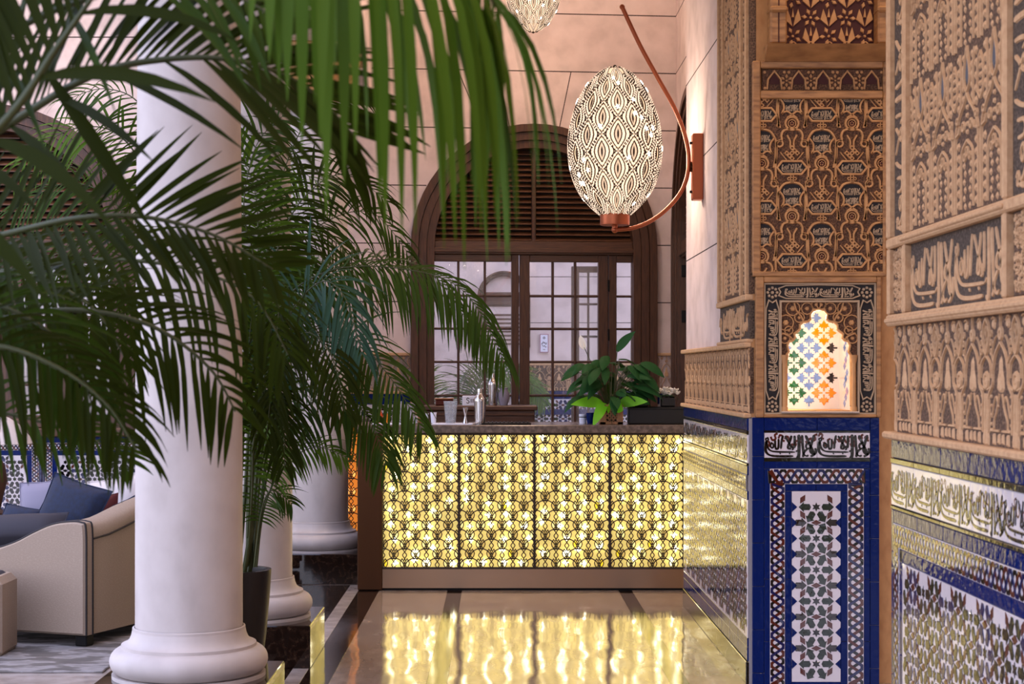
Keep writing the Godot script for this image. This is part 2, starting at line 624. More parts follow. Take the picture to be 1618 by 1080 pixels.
# ---------------------------------------------------------------- ornament
# the motto of the Nasrid palaces as strokes in a 415 x 195 field (y down)
func motto_strokes() -> Array:
	return [
		[[[22, 30], [30, 48], [22, 62], [10, 55], [12, 40], [24, 44]], 0.7], [[[14, 62], [7, 105], [12, 150], [45, 178], [120, 186], [230, 185]], 1.2], [[[14, 66], [24, 112], [52, 142], [110, 150], [245, 152]], 1.0],
		[[[60, 72], [46, 96], [56, 118], [72, 108], [66, 84], [52, 78]], 0.8], [[[84, 52], [86, 110], [98, 126]], 0.9], [[[112, 44], [110, 114], [94, 128], [84, 122]], 0.9], [[[146, 16], [136, 70], [130, 126]], 0.9],
		[[[162, 20], [186, 62], [210, 104], [204, 124], [188, 122], [190, 98], [206, 56], [216, 18]], 0.95], [[[240, 18], [241, 70], [238, 122]], 1.0], [[[222, 100], [228, 128], [216, 132]], 0.7],
		[[[274, 10], [276, 90], [272, 188], [256, 186]], 1.35], [[[300, 14], [304, 90], [312, 172], [300, 186]], 1.1],
		[[[362, 74], [338, 88], [332, 110], [346, 124], [366, 118]], 0.9], [[[346, 124], [322, 146], [314, 168], [334, 184], [352, 178]], 0.9],
		[[[328, 16], [356, 78], [390, 150], [400, 176]], 1.25], [[[398, 14], [378, 74], [366, 130], [376, 160], [396, 168]], 1.15], [[[404, 120], [411, 142], [402, 166], [380, 182], [366, 186]], 1.0],
		[[[250, 150], [262, 140]], 0.7], [[[196, 160], [204, 168]], 0.7], [[[120, 160], [130, 168]], 0.7],
	]


func motto(mb: MB, x0: float, y0: float, w: float, h: float, high: float, pen: float, z0 := 0.0) -> void:
	for s in motto_strokes():
		var p := []
		for q in s[0]:
			p.append(V(x0 + q[0] / 415.0 * w, y0 + (1.0 - q[1] / 195.0) * h))
		var c := cat(p, 4)
		var wf := PackedFloat32Array()
		for i in c.size():
			var d := (c[mini(i + 1, c.size() - 1)] - c[maxi(i - 1, 0)]).normalized()
			var f := 0.7 + 0.5 * absf(d.dot(Vector2(0.35, 0.94)))
			if i == 0 or i == c.size() - 1: f *= 0.5
			wf.append(f * s[1])
		mb.ribbon(c, pen, high, z0, false, 0.7, wf)


func squiggles(mb: MB, x0: float, y0: float, w: float, h: float, high: float, pen: float, sd: int, z0 := 0.0) -> void:
	var r := RandomNumberGenerator.new()
	r.seed = sd
	var c := maxi(1, int(w / h * 2.2))
	for i in c:
		var x := x0 + (i + 0.5) * w / c
		var y := y0 + r.randf_range(0.15, 0.85) * h
		var q := h * r.randf_range(0.18, 0.3)
		var s := 1.0 if r.randf() > 0.5 else -1.0
		mb.ribbon(cat([V(x - q, y), V(x - q * 0.5, y + s * q), V(x + q * 0.4, y + s * q * 0.6), V(x + q * 0.2, y - s * q * 0.5), V(x + q, y - s * q * 0.9)], 4), pen, high, z0, false)


# hexagonal interlace of three cords on a white band, along x
func braid(parent: Node, x0: float, y0: float, w: float, h: float, z: float, upright := false) -> void:
	var t := Transform3D(Basis(), Vector3(x0, y0, z))
	if upright:
		t = Transform3D(Basis(Vector3(0, 0, 1), PI / 2), Vector3(x0 + h, y0, z))
	var base := MB.new()
	base.t = t
	base.box(Vector3(w / 2, h / 2, -0.002), Vector3(w, h, 0.006), 0.001)
	put("braid_ground", base, M.tile_white, parent)
	var lanes := 3
	var p := h * 1.5
	var m := [MB.new(), MB.new(), MB.new()]
	for k in lanes:
		for dirn in 1:
			var mb: MB = m[(k + dirn) % 3]
			mb.t = t
			var pts := PackedVector2Array()
			var x := -p * 0.5 + p / 3.0 * k
			var up := dirn == 0
			var st := p * 0.5
			while x < w + st:
				pts.append(V(clampf(x, 0, w), h * (0.88 if up else 0.12)))
				pts.append(V(clampf(x + st * 0.3, 0, w), h * (0.88 if up else 0.12)))
				x += st
				up = not up
			mb.ribbon(pts, h * 0.185, 0.0014, 0.001 + 0.0004 * k, false, 0.8)
	for k in 3:
		stuff("braid_cord", m[k], [M.tile_black, M.tile_red, M.tile_deep_blue][k], parent)


var piece_meshes := {}


func star_piece(p: float) -> PackedVector2Array:
	var o := PackedVector2Array()
	for i in 12:
		o.append(Vector2.from_angle(PI / 6 * i + PI / 6) * p * (0.075 if i % 2 else 0.15))
	return o


func arrow_piece(p: float) -> PackedVector2Array:
	return pv([V(0.165, 0) * p, V(0.215, -0.10) * p, V(0.395, -0.10) * p, V(0.395, -0.165) * p, V(0.565, 0) * p, V(0.395, 0.165) * p, V(0.395, 0.10) * p, V(0.215, 0.10) * p])


func diamond_piece(p: float) -> PackedVector2Array:
	return pv([V(0.41, 0) * p, V(0.5, -0.17) * p, V(0.59, 0) * p, V(0.5, 0.17) * p])


# star-and-arrow mosaic in the rectangle; single pieces as parts up to «singles», the rest joined by colour
func mosaic(parent: Node, x0: float, y0: float, x1: float, y1: float, p: float, z: float, cx: float, cy: float, scheme: int, singles: int, from_right := true) -> void:
	var ground := bb(x0, y0, z - 0.006, x1, y1, z, 0.001)
	put("mosaic_ground", ground, M.tile_white, parent)
	var sx := p * 0.8660254
	var joined := {}
	var left := singles
	var cols := range(int(floor((x0 - cx) / sx)) - 1, int(ceil((x1 - cx) / sx)) + 2)
	if from_right: cols.reverse()
	for c in cols:
		for r in range(int(floor((y0 - cy) / p)) - 1, int(ceil((y1 - cy) / p)) + 2):
			var o := V(cx + c * sx, cy + (r + (0.5 if c % 2 else 0.0)) * p)
			var colours: Array
			if scheme == 0:
				colours = ["tile_black", "tile_leaf_green" if c % 2 == 0 else "tile_brown", "tile_red"]
			elif scheme == 1:
				colours = ["tile_black", ["tile_leaf_green", "tile_deep_blue", "tile_black"][posmod(c, 3)], "tile_red"]
			else:
				colours = ["tile_black", ["tile_black", "tile_deep_blue", "tile_black", "tile_black"][posmod(c, 4)], "tile_red" if posmod(c, 2) else "tile_black"]
			var jobs := [["star_tile", 0.0, V(0, 0), colours[0]]]
			for k in 6: jobs.append(["arrow_tile", k * PI / 3, Vector2.from_angle(k * PI / 3) * p * 0.35, colours[1]])
			for k in 3: jobs.append(["diamond_tile", PI / 6 + k * PI / 3, Vector2.from_angle(PI / 6 + k * PI / 3) * p * 0.5, colours[2]])
			for j in jobs:
				var mid: Vector2 = o + j[2]
				var need := 0.10 * p if j[0] != "arrow_tile" else 0.2 * p
				if mid.x < x0 + need or mid.x > x1 - need or mid.y < y0 + need or mid.y > y1 - need:
					continue
				var key := "%s%.4f" % [j[0], p]
				if not piece_meshes.has(key):
					var mb := MB.new()
					mb.plate(star_piece(p) if j[0] == "star_tile" else arrow_piece(p) if j[0] == "arrow_tile" else diamond_piece(p), 0.0016, 0.0012 * p / 0.15)
					piece_meshes[key] = mb.mesh()
				if left > 0:
					left -= 1
					var t := put(j[0], piece_meshes[key], M[j[3]], parent)
					t.position = Vector3(o.x, o.y, z)
					t.rotation.z = j[1]
				else:
					var mb: MB = joined.get_or_add(j[3], MB.new())
					mb.t = Transform3D(Basis(Vector3(0, 0, 1), j[1]), Vector3(o.x, o.y, z))
					mb.plate(star_piece(p) if j[0] == "star_tile" else arrow_piece(p) if j[0] == "arrow_tile" else diamond_piece(p), 0.0016, 0.0012 * p / 0.15)
	for k in joined:
		stuff("mosaic_tiles", joined[k], M[k], parent)


# a row of glazed tiles with open joints
func tile_row(parent: Node, nm: String, x0: float, y0: float, x1: float, y1: float, wide: float, z: float, mt: Material, deep := 0.012) -> void:
	var c := maxi(1, roundi((x1 - x0) / wide))
	var w := (x1 - x0) / c
	var g := 0.0015
	var shared := bx(Vector3.ZERO, Vector3(w - g, y1 - y0 - g, deep), 0.002).mesh()
	for i in c:
		var t := put(nm, shared, mt, parent)
		t.position = Vector3(x0 + (i + 0.5) * w, (y0 + y1) / 2, z - deep / 2)


func tile_column(parent: Node, nm: String, x0: float, y0: float, x1: float, y1: float, tall: float, z: float, mt: Material, shift := 0.0) -> void:
	var ys := [y0]
	var y := y0 + tall * (1.0 - shift)
	while y < y1 - tall * 0.15:
		ys.append(y)
		y += tall
	ys.append(y1)
	for i in ys.size() - 1:
		put(nm, bb(x0 + 0.0008, ys[i] + 0.0008, z - 0.012, x1 - 0.0008, ys[i + 1] - 0.0008, z, 0.002), mt, parent)


# the tiled dado of the long walls, from the floor to 1.265 m
func dado(w: Node3D, u0: float, u1: float, scheme: int, singles: int, ends: bool, fine: bool) -> void:
	var z := 0.012
	put("grout_bed", bb(u0, 0, -0.01, u1, 1.262, 0.004), M.grout, w)
	tile_row(w, "blue_tile", u0, 1.203, u1, 1.263, 0.31, z, M.tile_blue)
	tile_row(w, "green_tile", u0, 1.184, u1, 1.203, 0.31, z + 0.003, M.tile_green)
	tile_row(w, "lettered_tile", u0, 1.049, u1, 1.184, 0.31, z, M.tile_white)
	var ink := MB.new()
	var curl := MB.new()
	var c := roundi((u1 - u0) / 0.31)
	var wd := (u1 - u0) / c
	for i in c:
		motto(ink, u0 + i * wd, 1.058, wd, 0.118, 0.0015, 0.0105, z - 0.0002)
		squiggles(curl, u0 + i * wd, 1.10, wd, 0.07, 0.001, 0.007, 100 + i % 3, z - 0.0002)
	put("glazed_motto", ink, M.tile_black, w)
	put("glazed_scroll", curl, M.tile_red, w)
	tile_row(w, "green_tile", u0, 1.036, u1, 1.049, 0.31, z + 0.003, M.tile_green)
	var e := 0.0
	if ends:
		e = 0.16
		tile_column(w, "blue_tile", u0 + 0.0, 0.1, u0 + 0.035, 1.036, 0.2, z, M.tile_blue)
	tile_row(w, "blue_tile", u0 + (0.035 if ends else 0.0), 0.992, u1, 1.036, 0.31, z, M.tile_blue)
	braid(w, u0 + (0.035 if ends else 0.0), 0.917, u1 - u0 - 0.035, 0.075, z)
	var a := u0
	if ends:
		braid(w, u0 + 0.035, 0.14, 0.777, 0.075, z, true)
		a = u0 + 0.11
		tile_column(w, "blue_tile", a, 0.18, a + 0.042, 0.917, 0.2, z, M.tile_blue)
	tile_row(w, "blue_tile", a, 0.875, u1, 0.917, 0.31, z, M.tile_blue)
	if ends: a += 0.042
	mosaic(w, a, 0.22, u1, 0.875, 0.15, z, a + 0.01, 0.875 - 0.06, scheme, singles)
	tile_row(w, "blue_tile", a, 0.178, u1, 0.22, 0.31, z, M.tile_blue)
	tile_row(w, "blue_tile", u0, 0.11, u1, 0.178, 0.31, z, M.tile_blue)
	put("plinth_tile", bb(u0, 0, 0, u1, 0.108, 0.018, 0.003), M.tile_black, w)


# one bay of the pierced-arch plaster band: x in bay widths about its axis, y from 0 to 1
func sebka_bay(mb: MB, cx: float, y0: float, w: float, h: float, high: float, fine := true) -> void:
	var q := func(x: float, y: float) -> Vector2: return V(cx + x * w, y0 + y * h)
	var k := 4 if fine else 3
	var rb := w * 0.030
	for s in [-1.0, 1.0]:
		# arch springing from the columns and meeting under a bud
		mb.ribbon(cat([q.call(s * 0.44, 0.43), q.call(s * 0.27, 0.47), q.call(s * 0.25, 0.58), q.call(s * 0.17, 0.70), q.call(0, 0.79)], k), rb, high)
		mb.ribbon(cat([q.call(s * 0.40, 0.10), q.call(s * 0.385, 0.26), q.call(s * 0.40, 0.38), q.call(s * 0.27, 0.46)], k), rb * 1.15, high)
		# little arch round the flower between the columns
		mb.ribbon(cat([q.call(s * 0.32, 0.52), q.call(s * 0.34, 0.62), q.call(s * 0.43, 0.67), q.call(s * 0.5, 0.69)], k), rb * 0.9, high)
		# medallion over the column
		mb.ribbon(cat([q.call(s * 0.5, 0.69), q.call(s * 0.44, 0.74), q.call(s * 0.385, 0.84), q.call(s * 0.41, 0.92), q.call(s * 0.5, 0.98)], k), rb, high)
		mb.ribbon(cat([q.call(s * 0.5, 0.72), q.call(s * 0.465, 0.78), q.call(s * 0.5, 0.83), q.call(s * 0.465, 0.88), q.call(s * 0.5, 0.92)], k), rb * 0.6, high * 0.8)
		# half of the column, its foot and its heart-shaped hole
		mb.ribbon(cat([q.call(s * 0.47, 0.02), q.call(s * 0.46, 0.2), q.call(s * 0.475, 0.4)], k), w * 0.05, high * 0.75)
		if fine:
			for i in 4: mb.disc(q.call(s * 0.33, 0.17 + 0.07 * i), w * 0.022, high * 0.6, 0.0, 6)
			for i in 3: mb.ring(q.call(s * 0.33, 0.72 + 0.07 * i), w * 0.03, rb * 0.6, high * 0.7, 0.0, 7)
			mb.ribbon(cat([q.call(s * 0.22, 0.62), q.call(s * 0.30, 0.70), q.call(s * 0.22, 0.80), q.call(s * 0.14, 0.84)], 3), rb * 0.7, high * 0.7)
		mb.plate(pv([q.call(s * 0.5, 0.0), q.call(s * 0.41, 0.0), q.call(s * 0.40, 0.06), q.call(s * 0.44, 0.13), q.call(s * 0.5, 0.13)]), high * 0.9, w * 0.02)
		# scrolls at the foot
		mb.ribbon(cat([q.call(s * 0.34, 0.13), q.call(s * 0.24, 0.13), q.call(s * 0.22, 0.20), q.call(s * 0.13, 0.28), q.call(s * 0.05, 0.40)], k), rb * 0.8, high * 0.7)
		mb.ribbon(cat([q.call(s * 0.08, 0.30), q.call(s * 0.16, 0.38), q.call(s * 0.24, 0.32), q.call(s * 0.30, 0.22)], k), rb * 0.7, high * 0.6)
		mb.ribbon(pv([q.call(s * 0.34, 0.12), q.call(s * 0.05, 0.12)]), rb * 0.9, high * 0.8)
		mb.plate(pv([q.call(s * 0.28, 0.01), q.call(s * 0.18, 0.01), q.call(s * 0.20, 0.10), q.call(s * 0.27, 0.10)]), high * 0.7, w * 0.02)
		mb.plate(pv([q.call(s * 0.03, 0.02), q.call(s * 0.11, 0.02), q.call(s * 0.09, 0.1), q.call(s * 0.04, 0.1)]), high * 0.7, w * 0.015)
		# buds under the top edge
		mb.disc(q.call(s * 0.24, 0.93), w * 0.055, high * 0.8, 0.0, 8)
		mb.ribbon(cat([q.call(s * 0.31, 0.97), q.call(s * 0.24, 0.985), q.call(s * 0.17, 0.95)], k), rb * 0.6, high * 0.7)
	mb.ring(q.call(0, 0.855), w * 0.05, w * 0.05, high, 0.0, 10)
	mb.ribbon(pv([q.call(0, 0.90), q.call(0, 1.0)]), rb * 0.8, high)
	# bottle-shaped pendant in the arch
	mb.plate(pv([q.call(-0.11, 0.44), q.call(-0.06, 0.41), q.call(0.06, 0.41), q.call(0.11, 0.44), q.call(0.09, 0.52), q.call(0.045, 0.58), q.call(0.04, 0.64), q.call(0, 0.69), q.call(-0.04, 0.64), q.call(-0.045, 0.58), q.call(-0.09, 0.52)]), high * 0.85, w * 0.025)
	mb.ring(q.call(0.5, 0.50), w * 0.075, w * 0.05, high * 0.9, 0.0, 8)
	mb.disc(q.call(0.5, 0.50), w * 0.045, high * 0.7, 0.0, 6)


func sebka_band(w: Node3D, u0: float, u1: float, y0: float, y1: float, bay: float, high: float, ground: Material, fine := true, shift := 0.0) -> void:
	put("relief_ground", bb(u0, y0, -0.02, u1, y1, 0.0), ground, w)
	var mb := MB.new()
	var c := roundi((u1 - u0) / bay)
	var bw := (u1 - u0) / c
	for i in c:
		sebka_bay(mb, u0 + (i + 0.5) * bw, y0, bw, y1 - y0, high, fine)
	put("carved_relief", mb, M.stucco, w)


# one bay of the tall field above the inscription
func field_bay(mb: MB, gem: MB, cx: float, y0: float, w: float, h: float, high: float) -> void:
	var q := func(x: float, y: float) -> Vector2: return V(cx + x * w, y0 + y * h)
	var rb := w * 0.036
	var almond := func(x: float, y: float, a: float, b: float, k: float) -> void:
		mb.plate(pv([q.call(x, y - b), q.call(x + a, y), q.call(x, y + b), q.call(x - a, y)]), high * k, w * a * 0.35)
	for s in [-1.0, 1.0]:
		mb.ribbon(pv([q.call(s * 0.45, 0.0), q.call(s * 0.45, 0.42)]), rb * 1.3, high)
		mb.ribbon(cat([q.call(s * 0.45, 0.42), q.call(s * 0.40, 0.52), q.call(s * 0.26, 0.60), q.call(s * 0.10, 0.66), q.call(0, 0.72)], 4), rb, high)
		mb.ribbon(pv([q.call(s * 0.24, 0.02), q.call(s * 0.24, 0.28)]), rb, high * 0.8)
		mb.ribbon(cat([q.call(s * 0.24, 0.28), q.call(s * 0.20, 0.37), q.call(0, 0.43)], 4), rb, high * 0.8)
		mb.ribbon(pv([q.call(s * 0.45, 0.47), q.call(s * 0.30, 0.49), q.call(s * 0.26, 0.53)]), rb, high)
		mb.ribbon(cat([q.call(0, 0.72), q.call(s * 0.10, 0.77), q.call(s * 0.11, 0.84), q.call(s * 0.05, 0.93), q.call(0, 1.0)], 4), rb, high)
		mb.ribbon(cat([q.call(s * 0.5, 0.64), q.call(s * 0.40, 0.70), q.call(s * 0.40, 0.84), q.call(s * 0.5, 0.92)], 4), rb * 0.9, high * 0.8)
		mb.ribbon(cat([q.call(s * 0.26, 0.62), q.call(s * 0.22, 0.80), q.call(s * 0.28, 0.97)], 4), rb * 0.9, high * 0.8)
		for k in 6:
			almond.call(s * 0.345, 0.05 + k * 0.072, 0.052, 0.030, 0.8)
			almond.call(s * (0.13 if k % 2 else 0.09), 0.03 + k * 0.05, 0.040, 0.024, 0.6)
		for k in 5:
			almond.call(s * 0.335, 0.64 + k * 0.075, 0.050, 0.032, 0.8)
			almond.call(s * 0.165, 0.69 + k * 0.062, 0.034, 0.026, 0.6)
			almond.call(s * 0.47, 0.68 + k * 0.05, 0.028, 0.020, 0.6)
		mb.ring(q.call(s * 0.36, 0.565), w * 0.04, rb * 0.8, high, 0.0, 8)
		mb.ring(q.call(s * 0.15, 0.52), w * 0.05, rb * 0.8, high * 0.8, 0.0, 8)
		mb.ring(q.call(s * 0.10, 0.33), w * 0.04, rb * 0.7, high * 0.7, 0.0, 8)
	for k in 4:
		mb.disc(q.call(0, 0.48 + k * 0.05), w * 0.034, high * 0.75, 0.0, 6)
	mb.ring(q.call(0, 0.36), w * 0.05, rb * 0.8, high * 0.8, 0.0, 8)
	gem.plate(pv([q.call(0, 0.76), q.call(0.065, 0.81), q.call(0.055, 0.86), q.call(0, 0.95), q.call(-0.055, 0.86), q.call(-0.065, 0.81)]), high * 0.5, w * 0.01)


# one repeat of the jamb's strapwork; «pal» holds strap, ink and letter meshes
func strap_motif(pal: Array, c: Vector2, u: float) -> void:
	var q := func(x: float, y: float) -> Vector2: return V(c.x + x * u, c.y - y * u)
	var mb: MB = pal[0]
	var hi := 0.009
	var w := 19.0 * u
	# cartouche
	var hex := [q.call(-116, 0), q.call(-74, -50), q.call(74, -50), q.call(116, 0), q.call(74, 50), q.call(-74, 50)]
	mb.ribbon(pv(hex), w, hi, 0.0, true)
	(pal[1] as MB).plate(pv(hex), 0.002)
	motto(pal[2], c.x - 80 * u, c.y - 36 * u, 160 * u, 72 * u, 0.004, 5.5 * u, 0.001)
	# knot over it
	for i in 3:
		for j in 3:
			if (i + j) % 2 == 0 or i == 1:
				var o := V((i - 1) * 1.0, (j - 1) * 1.0)
				var rot := V(o.x - o.y, o.x + o.y) * 27.0
				mb.ring(q.call(rot.x * 0.75, -112 + rot.y * 0.75), 15 * u, 11 * u, hi, 0.0, 4)
	for s in [-1.0, 1.0]:
		mb.ribbon(cat([q.call(s * 14, -158), q.call(s * 14, -205), q.call(s * 30, -236), q.call(s * 38, -252)], 3), w * 0.8, hi)
		# foot scroll and lobed arch
		mb.ring(q.call(s * 96, -186), 25 * u, w * 0.9, hi, 0.0, 12)
		mb.ribbon(cat([q.call(s * 122, -160), q.call(s * 112, -200), q.call(s * 80, -214), q.call(s * 82, -250), q.call(s * 62, -288), q.call(0, -304)], 4), w, hi)
		mb.ribbon(cat([q.call(s * 124, -160), q.call(s * 127, -60), q.call(s * 126, 60), q.call(s * 128, 95)], 3), w, hi)
		mb.disc(q.call(s * 128, 84), 17 * u, hi, 0.0, 8)
		# shield below
		mb.ribbon(cat([q.call(0, 112), q.call(s * 62, 128), q.call(s * 100, 180), q.call(s * 114, 240), q.call(s * 112, 330), q.call(s * 92, 412)], 4), w, hi)
		mb.ribbon(cat([q.call(s * 100, 182), q.call(s * 72, 214), q.call(s * 62, 258), q.call(s * 78, 304)], 4), w * 0.9, hi)
		mb.ribbon(cat([q.call(s * 82, 302), q.call(s * 40, 284), q.call(0, 310), q.call(-s * 40, 336)], 4), w * 0.9, hi)
		mb.disc(q.call(s * 104, 372), 14 * u, hi, 0.0, 7)
		# leaves under the arch
		mb.ribbon(cat([q.call(s * 40, -60), q.call(s * 66, -90), q.call(s * 90, -120)], 3), w * 0.5, hi * 0.5)
	for o in [V(0, -20), V(22, 0), V(0, 20), V(-22, 0)]:
		mb.ring(q.call(o.x, 86 + o.y), 12 * u, 9 * u, hi, 0.0, 6)
	(pal[1] as MB).plate(pv(cat([q.call(0, 128), q.call(55, 140), q.call(82, 190), q.call(58, 240), q.call(62, 296), q.call(0, 300), q.call(-62, 296), q.call(-58, 240), q.call(-82, 190), q.call(-55, 140)], 2, true)), 0.002)
	motto(pal[2], c.x - 66 * u, c.y - 212 * u, 132 * u, 58 * u, 0.004, 5.5 * u, 0.001)
	motto(pal[2], c.x - 48 * u, c.y - 282 * u, 96 * u, 54 * u, 0.004, 5.5 * u, 0.001)
	# ringed flower
	mb.ring(q.call(0, 378), 50 * u, w, hi, 0.0, 18)
	mb.ring(q.call(0, 378), 30 * u, 9 * u, hi * 0.7, 0.0, 12)
	(pal[3] as MB).disc(q.call(0, 378), 26 * u, 0.003, 0.0, 10)
	for i in 5:
		var d := Vector2.from_angle(TAU * i / 5 - PI / 2) * 13
		mb.disc(q.call(d.x, 378 + d.y), 6.5 * u, hi * 0.6, 0.0, 6)


func flower(mb: MB, c: Vector2, r: float, high: float, petals := 6, turn := 0.0) -> void:
	for i in petals:
		var d := Vector2.from_angle(turn + TAU * i / petals)
		var e := V(-d.y, d.x)
		mb.plate(pv([c + d * r * 0.22, c + d * r * 0.6 + e * r * 0.24, c + d * r, c + d * r * 0.6 - e * r * 0.24]), high, r * 0.08)
	mb.disc(c, r * 0.17, high, 0.0, 6)


# ---------------------------------------------------------------- floor, ceiling, outer walls
func build_shell() -> void:
	var fl := structure("floor", "polished floor of beige marble slabs with dark and white marble bands", "floor")
	put("screed", bb(-9.0, -0.12, -19.5, 3.2, -0.016, 4.0), M.joint, fl)
	var g := 0.0004
	var strip := func(x0: float, x1: float, z0: float, z1: float, step: float, mt: Material, nm: String) -> void:
		var c := maxi(1, roundi((z1 - z0) / step))
		var w := (z1 - z0) / c
		var sh := bx(Vector3.ZERO, Vector3(x1 - x0 - g, 0.02, w - g), 0.0004).mesh()
		for i in c:
			var o := put(nm, sh, mt, fl)
			o.position = Vector3((x0 + x1) / 2, -0.01, z0 + (i + 0.5) * w)
	strip.call(-0.80, -0.335, -15.0, 2.0, 2.1, M.beige_marble, "marble_slab")
	strip.call(-0.335, -0.237, -15.0, 2.0, 2.1, M.floor_dark, "marble_band")
	strip.call(-0.237, 0.826, -15.0, 2.0, 2.1, M.beige_marble, "marble_slab")
	strip.call(0.826, 0.917, -15.0, 2.0, 2.1, M.floor_dark, "marble_band")
	strip.call(0.917, 3.0, -15.0, 2.0, 2.1, M.beige_marble, "marble_slab")
	strip.call(-0.94, -0.80, -15.0, 2.0, 2.1, M.floor_dark, "marble_band")
	strip.call(-1.02, -0.94, -11.93, 2.0, 2.1, M.white_marble, "marble_band")
	# bed of the columns: dark frame with beige insets
	for z in [[-15.0, -11.98, 0], [-11.98, -11.90, 2], [-11.90, -9.42, 0], [-9.42, -8.36, 0], [-8.36, -7.68, 1], [-7.68, -6.3, 0], [-6.3, -4.4, 1], [-4.4, 2.0, 0]]:
		if z[2] == 0:
			strip.call(-1.88, -1.02, z[0], z[1], 1.6, M.floor_dark, "marble_slab")
		elif z[2] == 2:
			strip.call(-1.88, -0.94, z[0], z[1], 0.1, M.white_marble, "marble_band")
		else:
			strip.call(-1.15, -1.02, z[0], z[1], 1.6, M.floor_dark, "marble_band")
			strip.call(-1.75, -1.15, z[0], z[1], 0.7, M.beige_marble, "marble_slab")
			strip.call(-1.88, -1.75, z[0], z[1], 1.6, M.floor_dark, "marble_band")
	for k in 4:
		strip.call(-1.88 - 1.5 * (k + 1), -1.88 - 1.5 * k, -13.2, 2.0, 1.9, M.white_marble, "marble_slab")
	strip.call(-1.88, 3.0, -19.4, -15.0, 2.2, M.white_marble, "marble_slab")

	# the lounge's grey rug
	var rug := thing("rug", "grey marbled rug on the lounge floor beneath the sofa", "rug", Vector3(-3.6, 0, -9.85))
	put("pile", bb(-1.6, 0.0, -1.45, 1.66, 0.012, 1.44, 0.004), M.rug, rug)

	var ce := structure("ceiling", "plain warm plaster ceiling over the passage", "ceiling")
	put("slab", bb(-1.75, 5.25, -14.9, 3.2, 5.5, -0.5), M.ceiling_plaster, ce)
	put("lounge_slab", bb(-8.0, 5.25, -13.0, -1.75, 5.5, -11.4), M.ceiling_plaster, ce)
	var wr := structure("wall_rear", "plain plaster wall closing the passage behind the viewer", "wall")
	put("plaster", bb(-1.0, 0, 3.2, 3.2, 5.25, 3.6), M.plaster, wr)
	var wo := structure("wall_passage", "plain plaster wall of the side passage between jamb and inscription wall", "wall")
	put("plaster", bb(3.0, 0, -8.2, 3.2, 5.25, -5.0), M.plaster, wo)


# ---------------------------------------------------------------- right-hand walls
func build_right_walls() -> void:
	build_pier()
	build_jamb()
	build_near_wall()


func build_pier() -> void:
	# u runs towards the viewer from the pier's far end
	var w := structure("wall_right", "glossy tiled wall end beside the bar with white plaster and carved plaster above", "wall", Vector3(1.2, 0, -10.87), -PI / 2)
	var u1 := 2.76
	put("masonry", bb(0.0, 0.0, -0.8, 2.36, 5.25, -0.012), M.plaster, w)
	dado(w, 0.0, u1, 1, 0, false, false)
	put("ledge", bb(-0.03, 1.264, -0.01, u1, 1.286, 0.03, 0.005), M.stucco, w)
	sebka_band(w, 0.0, u1, 1.286, 1.598, 0.205, 0.006, M.stucco_ground, false)
	put("ledge", bb(-0.03, 1.598, -0.01, u1, 1.622, 0.028, 0.005), M.stucco, w)
	put("plaster_face", bb(0.012, 1.622, -0.02, 1.69, 5.25, -0.004), M.plaster, w)
	var j := MB.new()
	for y in [2.186, 2.74, 3.30, 3.86, 4.4]:
		j.ribbon(pv([V(0.0, y), V(1.69, y)]), 0.007, 0.002, -0.004)
	put("plaster_joint", j, M.joint, w)
	# carved part, nearer
	put("ledge", bb(1.69, 1.622, -0.02, u1, 1.640, 0.02, 0.005), M.stucco, w)
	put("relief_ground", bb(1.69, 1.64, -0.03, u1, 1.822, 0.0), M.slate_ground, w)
	var r := MB.new()
	for i in 2:
		motto(r, 1.84 + i * 0.385, 1.65, 0.38, 0.165, 0.005, 0.013)
	squiggles(r, 1.70, 1.65, 0.11, 0.16, 0.008, 0.01, 7)
	squiggles(r, 2.64, 1.65, 0.10, 0.16, 0.008, 0.01, 8)
	put("carved_motto", r, M.stucco, w)
	put("ledge", bb(1.69, 1.822, -0.02, u1, 1.852, 0.022, 0.005), M.stucco, w)
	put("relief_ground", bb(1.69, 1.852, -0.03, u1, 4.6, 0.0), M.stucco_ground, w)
	for x in [1.69, 1.86, 2.52, 2.70]:
		put("ledge", bb(x, 1.852, -0.02, x + 0.03, 4.6, 0.018, 0.005), M.stucco, w)
	var f := MB.new()
	var gem := MB.new()
	for i in 2:
		for k in 6:
			field_bay(f, gem, 2.045 + i * 0.325, 1.87 + k * 0.45, 0.325, 0.45, 0.006)
	put("carved_relief", f, M.stucco, w)
	put("slate_inlay", gem, M.slate_inlay, w)
	var b := MB.new()
	for k in 7:
		for x in [1.72, 2.55]:
			b.t = Transform3D(Basis(Vector3(0, 0, 1), PI / 2), Vector3(x + 0.14, 1.87 + k * 0.4, 0))
			motto(b, 0, 0.0, 0.38, 0.135, 0.006, 0.012)
	put("carved_border", b, M.stucco, w)
	put("upper_plaster", bb(1.69, 4.6, -0.02, u1, 5.25, 0.0), M.plaster, w)


